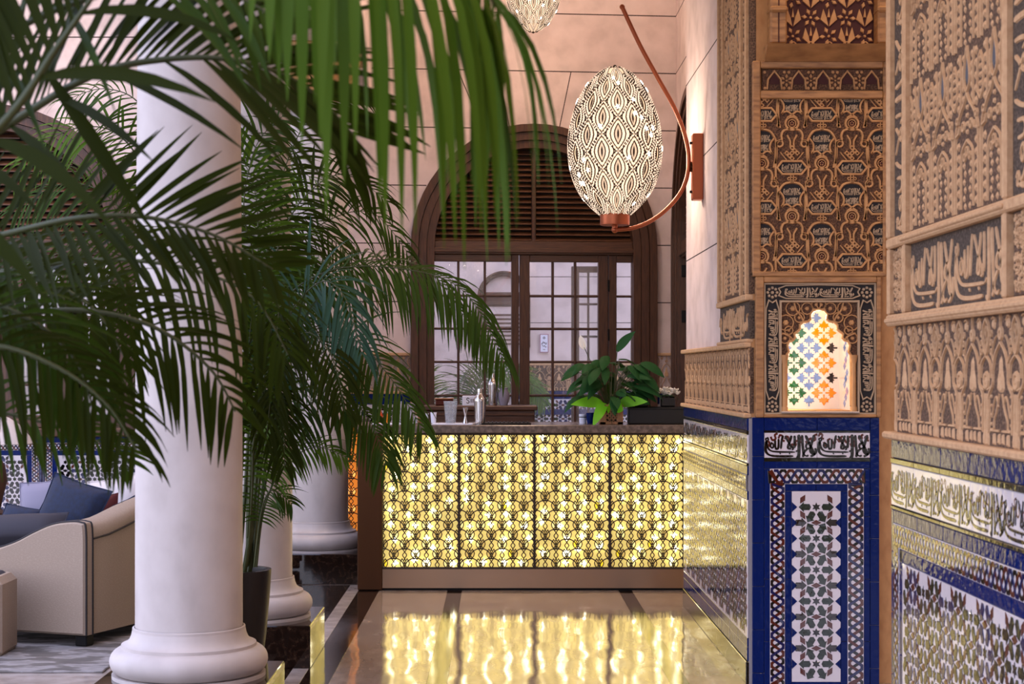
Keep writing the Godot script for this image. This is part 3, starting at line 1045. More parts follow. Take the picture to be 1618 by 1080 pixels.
func build_jamb() -> void:
	var w := structure("wall_jamb", "tan carved plaster jamb with lit niche above blue star tile panel", "wall", Vector3(0, 0, -8.1))
	var q := func(px: float, py: float) -> Vector2: return on(w, px, py)
	var xl: float = q.call(1188, 700).x
	var xr: float = q.call(1389, 700).x
	var top_tile: float = q.call(1290, 659).y
	var n0: Vector2 = q.call(1238, 648)
	var n1: Vector2 = q.call(1348, 486)
	# masonry round the niche
	var back := -0.42
	put("masonry", bb(xl, 0, back, xr, n0.y, -0.012), M.jamb_stucco, w)
	put("masonry", bb(xl, n0.y, back, n0.x, n1.y, -0.012), M.jamb_stucco, w)
	put("masonry", bb(n1.x, n0.y, back, xr, n1.y, -0.012), M.jamb_stucco, w)
	put("masonry", bb(xl, n1.y, back, xr, 5.25, -0.012), M.jamb_stucco, w)
	put("return_strip", bb(xr, 0, back, 3.0, 5.25, -0.05), M.jamb_stucco, w)

	# --- tiles
	put("grout_bed", bb(xl, 0, -0.02, xr, top_tile, 0.003), M.grout, w)
	var z := 0.012
	var c0: float = q.call(1207, 700).x
	var c1: float = q.call(1374, 700).x
	tile_column(w, "blue_tile", xl, 0.0, c0, top_tile, 0.205, z, M.tile_blue, 0.72)
	tile_column(w, "blue_tile", c1, 0.0, xr, top_tile, 0.205, z - 0.004, M.tile_blue, 0.62)
	var y := func(py: float) -> float: return (q.call(1290, py) as Vector2).y
	var cm: float = (c0 + c1) / 2
	tile_row(w, "blue_tile", c0, y.call(680), c1, top_tile, 0.25, z, M.tile_blue)
	put("black_tile", bb(c0, y.call(683), 0, c1, y.call(680), z, 0.001), M.tile_black, w)
	tile_row(w, "lettered_tile", c0, y.call(723), c1, y.call(683), 0.25, z, M.tile_white)
	put("black_tile", bb(c0, y.call(728.5), 0, c1, y.call(723), z, 0.001), M.tile_green, w)
	var ink := MB.new()
	var cu := MB.new()
	var mw: float = (c1 - c0) * 0.515
	motto(ink, cm + 0.003, y.call(722), mw * 0.95, y.call(684) - y.call(722), 0.0016, 0.0105, z)
	motto(ink, cm - mw * 0.965, y.call(722), mw * 0.95, y.call(684) - y.call(722), 0.0016, 0.0105, z)
	for i in 8:
		squiggles(cu, c0 + i * (c1 - c0) / 8 + 0.005, y.call(704), (c1 - c0) / 9, y.call(685) - y.call(704), 0.001, 0.010, 60 + i, z)
	put("glazed_motto", ink, M.tile_black, w)
	put("glazed_scroll", cu, M.tile_red, w)
	# blue frame, braid, blue frame
	var b0: float = q.call(1216, 800).x
	var b1: float = q.call(1364, 800).x
	var i0: float = q.call(1239.5, 800).x
	var i1: float = q.call(1338.5, 800).x
	var zz0: float = q.call(1250.5, 800).x
	var zz1: float = q.call(1327.5, 800).x
	var low := 0.0
	var yb: float = y.call(740)
	var yi: float = y.call(764)
	var yz: float = y.call(775.5)
	var zlow: float = y.call(1076)
	tile_row(w, "blue_tile", c0, yb, c1, y.call(728.5), 0.25, z, M.tile_blue)
	tile_column(w, "blue_tile", c0, low, b0, yb, 0.295, z, M.tile_blue, 0.3)
	tile_column(w, "blue_tile", b1, low, c1, yb, 0.295, z, M.tile_blue, 0.3)
	braid(w, b0, yi, b1 - b0, yb - yi, z)
	braid(w, b0, low, yi - low, i0 - b0, z, true)
	braid(w, i1, low, yi - low, b1 - i1, z, true)
	tile_row(w, "blue_tile", i0, yz, i1, yi, 0.15, z, M.tile_blue)
	tile_column(w, "blue_tile", i0, low, zz0, yz, 0.295, z, M.tile_blue, 0.3)
	tile_column(w, "blue_tile", zz1, low, i1, yz, 0.295, z, M.tile_blue, 0.3)
	tile_row(w, "blue_tile", zz0, low, zz1, zlow, 0.3, z, M.tile_blue)
	var pitch: float = y.call(800) - y.call(849.5)
	mosaic(w, zz0, zlow, zz1, yz, pitch, z, (zz0 + zz1) / 2, y.call(800.3), 0, 300)
	var tooth := MB.new()
	for sd in [[zz0, 1.0], [zz1, -1.0]]:
		for k in 13:
			var ty: float = y.call(800.3) - pitch * 0.5 * k
			if ty < zlow + 0.02: continue
			tooth.plate(pv([V(sd[0], ty - 0.024), V(sd[0] + sd[1] * 0.026, ty), V(sd[0], ty + 0.024)]), 0.0016, 0.001, z)
	put("edge_tile", tooth, M.tile_blue, w)

	# --- niche frame
	var f0: Vector2 = q.call(1193, 659)
	var f1: Vector2 = q.call(1391, 437)
	var g0: Vector2 = q.call(1206, 654)
	var g1: Vector2 = q.call(1384, 446.5)
	put("niche_frame", bb(f0.x, f0.y, -0.012, g0.x, f1.y, 0.024, 0.004), M.jamb_wood, w)
	put("niche_frame", bb(g1.x, f0.y, -0.012, f1.x, f1.y, 0.024, 0.004), M.jamb_wood, w)
	put("niche_frame", bb(g0.x, g1.y, -0.012, g1.x, f1.y, 0.024, 0.004), M.jamb_wood, w)
	put("niche_frame", bb(g0.x, f0.y, -0.012, g1.x, g0.y, 0.024, 0.004), M.jamb_wood, w)
	var h0: Vector2 = q.call(1233, 650)
	var h1: Vector2 = q.call(1356, 476)
	put("border_ground", bb(g0.x, g0.y, -0.012, h0.x, g1.y, 0.004), M.ink_ground, w)
	put("border_ground", bb(h1.x, g0.y, -0.012, g1.x, g1.y, 0.004), M.ink_ground, w)
	put("border_ground", bb(h0.x, h1.y, -0.012, h1.x, g1.y, 0.004), M.ink_ground, w)
	var br := MB.new()
	br.ribbon(rect(g0.x + 0.005, g0.y + 0.003, g1.x - 0.005, g1.y - 0.005), 0.01, 0.010, 0.004, true)
	br.ribbon(rect(h0.x, g0.y, h1.x, h1.y), 0.012, 0.012, 0.004, true)
	# top cartouche, side cartouches, rosettes
	var ty0: float = h1.y + 0.014
	var ty1: float = g1.y - 0.014
	var tm := (ty0 + ty1) / 2
	var tx0: float = q.call(1233, 460).x
	var tx1: float = q.call(1355, 460).x
	br.ribbon(cat([V(tx0, tm), V(tx0 + 0.025, ty1), V(tx1 - 0.025, ty1), V(tx1, tm), V(tx1 - 0.025, ty0), V(tx0 + 0.025, ty0)], 2, true), 0.007, 0.010, 0.004, true)
	for k in 2:
		motto(br, tx0 + 0.02 + k * 0.165, ty0 + 0.006, 0.162, ty1 - ty0 - 0.012, 0.008, 0.006, 0.004)
	for sx in [[g0.x + 0.012, h0.x - 0.008], [h1.x + 0.008, g1.x - 0.012]]:
		var xm: float = (sx[0] + sx[1]) / 2
		var ya: float = q.call(1220, 627).y
		var yb2: float = q.call(1220, 478).y
		br.ribbon(cat([V(xm, ya), V(sx[1], ya + 0.03), V(sx[1], yb2 - 0.03), V(xm, yb2), V(sx[0], yb2 - 0.03), V(sx[0], ya + 0.03)], 2, true), 0.007, 0.010, 0.004, true)
		for k in 3:
			br.t = Transform3D(Basis(Vector3(0, 0, 1), PI / 2), Vector3(sx[1] - 0.006, ya + 0.03 + k * 0.13, 0))
			motto(br, 0, 0, 0.125, sx[1] - sx[0] - 0.014, 0.008, 0.006, 0.004)
		br.t = Transform3D()
		for yy in [q.call(1220, 642).y, q.call(1220, 462).y]:
			for k in 8:
				br.disc(V(xm, yy) + Vector2.from_angle(TAU * k / 8) * 0.022, 0.008, 0.008, 0.004, 6)
			br.disc(V(xm, yy), 0.009, 0.008, 0.004, 6)
	put("carved_border", br, M.pale_stucco, w)
	# many-lobed opening
	var half := [[-258, 1085], [-258, 690], [-240, 664], [-252, 615], [-236, 582], [-206, 575], [-190, 555], [-196, 526], [-166, 505], [-150, 488], [-151, 456], [-124, 433], [-86, 430], [-64, 410], [-68, 374], [-44, 345], [0, 335]]
	var mx: float = q.call(1293.5, 560).x
	var u: float = 0.2037 * 8.1 / F
	var oy := func(v: float) -> float: return EYE - (420 + v * 0.2037 - CY) * 8.1 / F
	var open := []
	for h in half: open.append(V(mx + h[0] * u * 0.97, maxf(oy.call(h[1]), h0.y)))
	for k in range(half.size() - 2, -1, -1): open.append(V(mx - half[k][0] * u * 0.97, maxf(oy.call(half[k][1]), h0.y)))
	var sp: Array = [V(h0.x, h0.y), V(h0.x, h1.y), V(h1.x, h1.y), V(h1.x, h0.y)]
	var rim := open.duplicate()
	rim.reverse()
	sp.append_array(rim)
	var spm := MB.new()
	spm.plate(pv(sp), 0.03, 0.0, -0.03)
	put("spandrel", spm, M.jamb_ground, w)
	var lob := MB.new()
	lob.ribbon(pv(open), 0.012, 0.012, -0.002)
	for s in [-1.0, 1.0]:
		for k in [[-200, 330, 55], [-90, 330, 45], [-255, 440, 60], [-150, 400, 38], [-262, 560, 40], [-232, 500, 32], [-20, 300, 36]]:
			lob.ring(V(mx + s * k[0] * u, oy.call(k[1])), k[2] * u, 0.006, 0.008, 0.0, 12)
			lob.disc(V(mx + s * k[0] * u, oy.call(k[1])), k[2] * u * 0.4, 0.006, 0.0, 6)
		lob.ribbon(cat([V(mx + s * 190 * u, oy.call(285)), V(mx + s * 175 * u, oy.call(340)), V(mx + s * 140 * u, oy.call(385)), V(mx + s * 120 * u, oy.call(425))], 3), 0.009, 0.009)
		lob.ribbon(cat([V(mx + s * 285 * u, oy.call(520)), V(mx + s * 225 * u, oy.call(545)), V(mx + s * 205 * u, oy.call(570))], 3), 0.009, 0.009)
	put("lobed_moulding", lob, M.jamb_stucco, w)
	for s in [-1.0, 1.0]:
		var col := MB.new()
		var cxx: float = mx + s * 268 * u
		col.lathe([V(0.0001, h0.y), V(0.017, h0.y), V(0.017, h0.y + 0.02), V(0.012, h0.y + 0.026), V(0.011, oy.call(760)), V(0.013, oy.call(750)), V(0.019, oy.call(700)), V(0.02, oy.call(690)), V(0.0001, oy.call(690))], Vector3(cxx, 0, 0.008), 16)
		put("colonnette", col, M.jamb_stucco, w)
	put("niche_sill", bb(h0.x, q.call(1290, 652).y, -0.25, h1.x, h0.y + 0.002, 0.04, 0.004), M.white_marble, w)
	# inside the niche: leaf tiles on the back and the sides
	put("niche_lining", bb(n0.x, n0.y, -0.30, n0.x + 0.008, n1.y, -0.03), M.tile_white, w)
	put("niche_lining", bb(n1.x - 0.008, n0.y, -0.30, n1.x, n1.y, -0.03), M.tile_white, w)
	put("niche_lining", bb(n0.x, n1.y - 0.004, -0.30, n1.x, n1.y, -0.03), M.tile_white, w)
	put("niche_lining", bb(n0.x, n0.y, -0.31, n1.x, n1.y, -0.295), M.tile_white, w)
	var lf := [V(-0.07, -0.5), V(0.07, -0.5), V(0.07, -0.12), V(0.22, -0.26), V(0.25, -0.12), V(0.5, -0.1), V(0.36, 0.06), V(0.42, 0.2), V(0.18, 0.17), V(0.13, 0.3), V(0, 0.5)]
	for k in range(9, 1, -1): lf.append(V(-lf[k].x, lf[k].y))
	var step := 116 * u * 8.4 / 8.1
	var lm := MB.new()
	for k in lf.size(): lf[k] = lf[k] * 92 * u
	lm.plate(pv(lf), 0.002, 0.0008)
	var leaf := lm.mesh()
	var ctr := V(mx + 35 * u + 0.06, oy.call(752) + 0.002)
	for i in range(-4, 5):
		for j in range(-6, 6):
			if posmod(i + j, 2): continue
			for d in 4:
				var dv := Vector2.from_angle(PI / 2 * d) * 58 * u
				var at := ctr + V(i * step, j * step) + dv
				if at.x < n0.x + 0.02 or at.x > n1.x - 0.02 or at.y < n0.y + 0.02 or at.y > n1.y - 0.02: continue
				var o := put("leaf_tile", leaf, M[["tile_orange", "tile_sky", "tile_grass", "tile_sky"][posmod(i, 4)] if i != 1 else "tile_brown"], w)
				o.position = Vector3(at.x, at.y, -0.2945)
				o.rotation.z = PI / 2 * d - PI / 2
	var sidepat := MB.new()
	for k in 14:
		sidepat.t = Transform3D(Basis(Vector3(0, 1, 0), -PI / 2), Vector3(n1.x - 0.0085, n0.y + 0.03 + 0.03 * k, -0.16 + 0.03 * (k % 3)))
		sidepat.plate(pv([V(-0.03, 0), V(0, 0.02), V(0.03, 0), V(0, -0.02)]), 0.001, 0.0004)
	put("leaf_tiles", sidepat, M.tile_sky, w)
	put("strip_lamp", bb(n0.x + 0.03, n1.y - 0.012, -0.075, n1.x - 0.03, n1.y - 0.004, -0.045), M.niche_lamp, w)
	omni("niche_light", Vector3(mx, n1.y - 0.03, -8.1 - 0.06), Color(1.0, 0.88, 0.70), 0.085, 0.02)
	omni("niche_light", Vector3(n0.x + 0.035, n0.y + 0.10, -8.1 - 0.10), Color(1.0, 0.88, 0.70), 0.06, 0.02)

	# --- strapwork panel
	var p0: Vector2 = q.call(1201, 429)
	var p1: Vector2 = q.call(1394, 157)
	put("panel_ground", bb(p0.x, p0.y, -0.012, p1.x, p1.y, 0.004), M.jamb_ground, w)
	var pal := [MB.new(), MB.new(), MB.new(), MB.new()]
	for k in 4: pal[k].t = Transform3D(Basis(), Vector3(0, 0, 0.004))
	var ua := 0.2037 * 8.1 / F
	for i in range(-1, 3):
		for j in range(-1, 3):
			strap_motif(pal, V((q.call(1251 + 94.7 * i, 300) as Vector2).x, (q.call(1251, 265 + 146.7 * j) as Vector2).y), ua)
			strap_motif(pal, V((q.call(1298 + 94.7 * i, 300) as Vector2).x, (q.call(1251, 328 + 146.7 * j) as Vector2).y), ua)
	var names := ["carved_straps", "cartouche_ground", "carved_letters", "flower_ground"]
	var mats := [M.jamb_stucco, M.ink_ground, M.pale_stucco, M.red_ground]
	for k in 4:
		put(names[k], clipped(pal[k], p0, p1), mats[k], w)
	# frames round and over the panel
	put("panel_frame", bb(xl, f1.y, -0.012, p0.x, q.call(1200, 97).y, 0.022, 0.005), M.jamb_wood, w)
	put("panel_frame", bb(p1.x, f1.y, -0.012, q.call(1399, 300).x, q.call(1200, 97).y, 0.022, 0.005), M.jamb_wood, w)
	put("panel_frame", bb(xl, f1.y, -0.012, q.call(1399, 300).x, p0.y, 0.026, 0.004), M.jamb_wood, w)
	put("panel_frame", bb(p0.x, p1.y, -0.012, p1.x, q.call(1290, 144).y, 0.024, 0.005), M.jamb_wood, w)
	put("panel_frame", bb(p0.x, q.call(1290, 109).y, -0.012, p1.x, q.call(1290, 97).y, 0.024, 0.005), M.jamb_wood, w)
	# frieze of pointed arches
	var r0: Vector2 = q.call(1204, 143.5)
	var r1: Vector2 = q.call(1396, 109.5)
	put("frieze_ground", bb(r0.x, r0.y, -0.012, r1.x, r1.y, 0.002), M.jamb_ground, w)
	var fr := MB.new()
	var fd := MB.new()
	for k in 5:
		var a: float = (q.call(1223.5 + 38.4 * k, 120) as Vector2).x
		fd.plate(pv([V(a - 0.024, r0.y + 0.03), V(a + 0.024, r0.y + 0.03), V(a + 0.024, r0.y + 0.05), V(a, r0.y + 0.085), V(a - 0.024, r0.y + 0.05)]), 0.003, 0.001, 0.002)
		fr.ribbon(pv([V(a - 0.035, r0.y + 0.006), V(a - 0.03, r0.y + 0.055), V(a, r0.y + 0.093), V(a + 0.03, r0.y + 0.055), V(a + 0.035, r0.y + 0.006)]), 0.010, 0.008)
		if k < 4: flower(fr, V(a + 0.0576, r0.y + 0.048), 0.034, 0.008, 6, PI / 2)
		for s in [-1.0, 1.0]:
			fr.disc(V(a + s * 0.045, r0.y + 0.012), 0.010, 0.006, 0.0, 6)
			fr.disc(V(a + s * 0.047, r0.y + 0.088), 0.009, 0.006, 0.0, 6)
	put("arch_field", fd, M.red_ground, w)
	put("carved_frieze", fr, M.jamb_stucco, w)
	# corbelled ledge and brackets, floral panel
	var l0: Vector2 = q.call(1207, 99)
	var l1: Vector2 = q.call(1402, 76)
	var led := MB.new()
	var prof := pv([V(0, l0.y), V(0.03, l0.y), V(0.10, l0.y + 0.055), V(0.115, l1.y), V(0, l1.y)])
	led.t = Transform3D(Basis(Vector3(0, 0, 1), Vector3(0, 1, 0), Vector3(-1, 0, 0)), Vector3(l1.x, 0, 0))
	led.plate(prof, l1.x - l0.x)
	put("corbel_ledge", led, M.jamb_wood, w)
	for s in [[1212, 1238], [1380, 1406]]:
		var a0: Vector2 = q.call(s[0], 75)
		var a1: Vector2 = q.call(s[1], 0)
		var bk := MB.new()
		bk.box(Vector3((a0.x + a1.x) / 2, a0.y + 0.30, 0.05), Vector3(a1.x - a0.x, 0.6, 0.10), 0.008)
		bk.box(Vector3((a0.x + a1.x) / 2, a0.y + 0.16, 0.062), Vector3(a1.x - a0.x + 0.008, 0.03, 0.11), 0.01)
		put("bracket", bk, M.jamb_wood, w)
		var sl := MB.new()
		sl.box(Vector3((a0.x + a1.x) / 2, a0.y + 0.3, 0.101), Vector3(0.005, 0.59, 0.004))
		put("bracket_groove", sl, M.red_ground, w)
	var k0: Vector2 = q.call(1238, 76)
	var k1: Vector2 = q.call(1380, -60)
	put("panel_ground", bb(k0.x, k0.y, -0.012, k1.x, k1.y, 0.004), M.red_ground, w)
	var fl := MB.new()
	var kw: float = k1.x - k0.x
	for j in 5:
		for i in 5:
			var at := V(k0.x + kw * (i + 0.5) / 5, k0.y + 0.055 + j * 0.088)
			if (i + j) % 2 == 0:
				flower(fl, at, 0.050, 0.012, 5 + (i % 2), 0.4 + PI / 2)
			else:
				for s in [-1.0, 1.0]:
					fl.plate(pv([at + V(0, -0.045), at + V(s * 0.042, -0.01), at + V(s * 0.026, 0.045), at + V(s * 0.008, 0.0)]), 0.011, 0.003)
				fl.plate(pv([at + V(-0.008, 0), at + V(0.008, 0), at + V(0, 0.046)]), 0.012, 0.002)
	for i in 5:
		fl.ring(V(k0.x + kw * (i + 0.5) / 5, k0.y + 0.012), 0.017, 0.008, 0.010, 0.0, 10)
	put("carved_flowers", fl, M.jamb_stucco, w)


# keep only what lies inside the rectangle
func clipped(m: MB, a: Vector2, b: Vector2) -> MB:
	var o := MB.new()
	for i in range(0, m.ix.size(), 3):
		var p := m.v[m.ix[i]]; var q := m.v[m.ix[i + 1]]; var r := m.v[m.ix[i + 2]]
		var poly := PackedVector2Array([V(p.x, p.y), V(q.x, q.y), V(r.x, r.y)])
		var inside := 0
		for k in poly:
			if k.x >= a.x and k.x <= b.x and k.y >= a.y and k.y <= b.y: inside += 1
		if inside == 0: continue
		var c := func(v: Vector3) -> Vector3: return Vector3(clampf(v.x, a.x, b.x), clampf(v.y, a.y, b.y), v.z)
		var base := o.v.size()
		for k in 3:
			o.v.append(c.call(m.v[m.ix[i + k]]))
			o.n.append(m.n[m.ix[i + k]])
		o.ix.append(base); o.ix.append(base + 1); o.ix.append(base + 2)
	return o


func build_near_wall() -> void:
	var w := structure("wall_near", "near right wall with tall carved plaster inscription above blue and white tiles", "wall", Vector3(1.3, 0, -5.6), -PI / 2)
	var u1 := 3.6
	put("masonry", bb(0.0, 0.0, -0.5, 8.7, 5.25, -0.012), M.stucco, w)
	dado(w, 0.02, 2.81, 1, 290, true, true)
	put("ledge", bb(-0.03, 1.264, -0.02, u1, 1.287, 0.032, 0.006), M.stucco, w)
	sebka_band(w, 0.03, 3.15, 1.287, 1.63, 0.26, 0.0065, M.stucco_ground)
	put("ledge", bb(0.0, 1.63, -0.02, u1, 1.667, 0.026, 0.006), M.stucco, w)
	put("ledge", bb(0.0, 1.64, -0.02, u1, 1.655, 0.032, 0.004), M.stucco, w)
	# small arabesque and the great motto
	put("relief_ground", bb(0.0, 1.667, -0.03, u1, 1.882, 0.0), M.slate_ground, w)
	var ar := MB.new()
	var gr := MB.new()
	for x in [0.03, 1.325]:
		gr.plate(rect(x, 1.672, x + 0.17, 1.878), 0.006)
		for k in 6:
			squiggles(ar, x + 0.01, 1.675 + k * 0.034, 0.15, 0.034, 0.004, 0.009, 20 + k, 0.006)
			squiggles(ar, x + 0.02, 1.672 + k * 0.034, 0.14, 0.04, 0.004, 0.007, 40 + k, 0.006)
	put("arabesque_ground", gr, M.stucco_ground, w)
	put("carved_arabesque", ar, M.stucco, w)
	for x in [0.0, 0.207, 1.272, 1.5, 2.57]:
		put("ledge", bb(x, 1.667, -0.02, x + 0.032, 1.882, 0.024, 0.005), M.stucco, w)
	var r := MB.new()
	for k in 4:
		motto(r, 0.245 + (k % 2) * 0.512 + (k / 2) * 1.295, 1.674, 0.505, 0.20, 0.0042, 0.0135)
	put("carved_motto", r, M.stucco, w)
	put("ledge", bb(0.0, 1.882, -0.02, u1, 1.916, 0.026, 0.006), M.stucco, w)
	put("ledge", bb(0.207, 1.893, -0.02, 1.3, 1.906, 0.033, 0.004), M.stucco, w)
	# tall field and its lettered borders
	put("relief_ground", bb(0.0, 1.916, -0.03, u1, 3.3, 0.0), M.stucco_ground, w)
	for x in [-0.01, 0.207, 1.272, 1.475]:
		put("ledge", bb(x, 1.916, -0.02, x + (0.04 if x < 0.1 else 0.034), 3.3, 0.024, 0.006), M.stucco, w)
	var f := MB.new()
	var gem := MB.new()
	for i in 4:
		for k in 3:
			field_bay(f, gem, 0.371 + i * 0.2575, 1.925 + k * 0.455, 0.2575, 0.455, 0.007)
	put("carved_relief", f, M.stucco, w)
	put("slate_inlay", gem, M.slate_inlay, w)
	put("border_ground", bb(0.03, 1.92, -0.01, 0.207, 3.3, 0.003), M.slate_ground, w)
	put("border_ground", bb(1.306, 1.92, -0.01, 1.475, 3.3, 0.003), M.slate_ground, w)
	var b := MB.new()
	for k in 2:
		for x in [0.04, 1.315]:
			b.t = Transform3D(Basis(Vector3(0, 0, 1), PI / 2), Vector3(x + 0.152, 1.93 + k * 0.66, 0.003))
			motto(b, 0, 0.0, 0.65, 0.148, 0.0045, 0.013)
	put("carved_border", b, M.stucco, w)


# ---------------------------------------------------------------- back wall, doors, court beyond
func arch_path(c: Vector2, r: float, y0: float, seg := 28) -> Array:
	var o := [V(c.x - r, y0)]
	for q in arc(c, r, 180, 0, seg): o.append(q)
	o.append(V(c.x + r, y0))
	return o


func wall_with_arches(w: Node3D, x0: float, x1: float, h: float, holes: Array, thick: float, mt: Material) -> void:
	# holes: [centre, radius, sill]
	var p := [V(x0, 0)]
	var sills := []
	for k in holes:
		var a := arch_path(k[0], k[1], 0.0)
		p.append_array(a)
	p.append(V(x1, 0)); p.append(V(x1, h)); p.append(V(x0, h))
	var m := MB.new()
	m.plate(pv(p), thick, 0.0, -thick)
	put("plaster", m, mt, w)
	for k in holes:
		if k[2] > 0.0:
			put("sill_wall", bb(k[0].x - k[1], 0, -thick, k[0].x + k[1], k[2], 0.0), mt, w)


# an arched wooden opening: stepped surround, louvred head, transom; leaves are added by the caller
func arched_unit(d: Node3D, c: Vector2, r: float, sill: float, slats: int, fw: float, ty0: float) -> void:
	var k := 0
	for q in [[0.0, 0.35, 0.05], [0.33, 0.36, 0.03], [0.66, 0.36, 0.012]]:
		var m := MB.new()
		var rr: float = r - fw * (q[0] + q[1] / 2)
		m.t = Transform3D(Basis(), Vector3(0, 0, -0.10))
		m.ribbon(pv(arch_path(c, rr, sill)), fw * q[1], 0.10 + q[2], 0.0, false, 0.86)
		put("door_surround", m, M.wood, d)
	var ri := r - fw
	put("louvre_back", bb(c.x - ri, c.y, -0.14, c.x + ri, c.y + ri, -0.12), M.wood_dark, d)
	var y0 := c.y + 0.06
	var stp := (c.y + ri - 0.012 - y0) / slats
	for i in slats:
		var y := y0 + (i + 0.5) * stp
		var dy := y - c.y + stp * 0.35
		if dy >= ri: continue
		var hw := sqrt(ri * ri - dy * dy)
		for s in [-1.0, 1.0]:
			if hw < 0.06: continue
			var m := MB.new()
			m.t = Transform3D(Basis(Vector3(1, 0, 0), deg_to_rad(38)), Vector3(c.x + s * (hw + 0.016) / 2, y, -0.075))
			m.box(Vector3.ZERO, Vector3(hw - 0.018, 0.010, stp * 1.15), 0.003)
			put("louvre_slat", m, M.wood_flat, d)
	put("louvre_mullion", bb(c.x - 0.017, c.y, -0.10, c.x + 0.017, c.y + ri + 0.005, -0.03, 0.005), M.wood, d)
	put("transom", bb(c.x - ri, ty0, -0.12, c.x + ri, c.y + 0.06, -0.012, 0.006), M.wood_flat, d)
	put("transom", bb(c.x - ri - 0.01, ty0 + 0.015, -0.05, c.x + ri + 0.01, ty0 + 0.055, 0.006, 0.006), M.wood_flat, d)


# a glazed leaf: x lines and y lines of its glazing bars
func glazed_leaf(d: Node3D, nm: String, x0: float, x1: float, y0: float, y1: float, xs: Array, ys: Array, st: float, bar: float) -> Node3D:
	var l := node(nm, d)
	var m := MB.new()
	m.box(Vector3(x0 + st / 2, (y0 + y1) / 2, -0.055), Vector3(st, y1 - y0, 0.05), 0.005)
	m.box(Vector3(x1 - st / 2, (y0 + y1) / 2, -0.055), Vector3(st, y1 - y0, 0.05), 0.005)
	put("stile", m, M.wood, l)
	m = MB.new()
	m.box(Vector3((x0 + x1) / 2, y1 - 0.03, -0.055), Vector3(x1 - x0 - 2 * st, 0.06, 0.05), 0.005)
	m.box(Vector3((x0 + x1) / 2, y0 + 0.05, -0.055), Vector3(x1 - x0 - 2 * st, 0.10, 0.05), 0.005)
	put("rail", m, M.wood_flat, l)
	m = MB.new()
	for x in xs: m.box(Vector3(x, (y0 + y1) / 2 + 0.02, -0.055), Vector3(bar, y1 - y0 - 0.15, 0.034), 0.006)
	for y in ys:
		if y > y0 + 0.1: m.box(Vector3((x0 + x1) / 2, y, -0.055), Vector3(x1 - x0 - 2 * st, bar, 0.03), 0.006)
	put("glazing_bar", m, M.wood, l)
	var gx := [x0 + st]
	gx.append_array(xs)
	gx.append(x1 - st)
	var gy := [y0 + 0.1]
	for y in ys:
		if y > y0 + 0.1: gy.append(y)
	gy.append(y1 - 0.06)
	for i in gx.size() - 1:
		for j in gy.size() - 1:
			put("pane", bb(gx[i], gy[j], -0.057, gx[i + 1], gy[j + 1], -0.054), M.pane_glass, l)
	return l


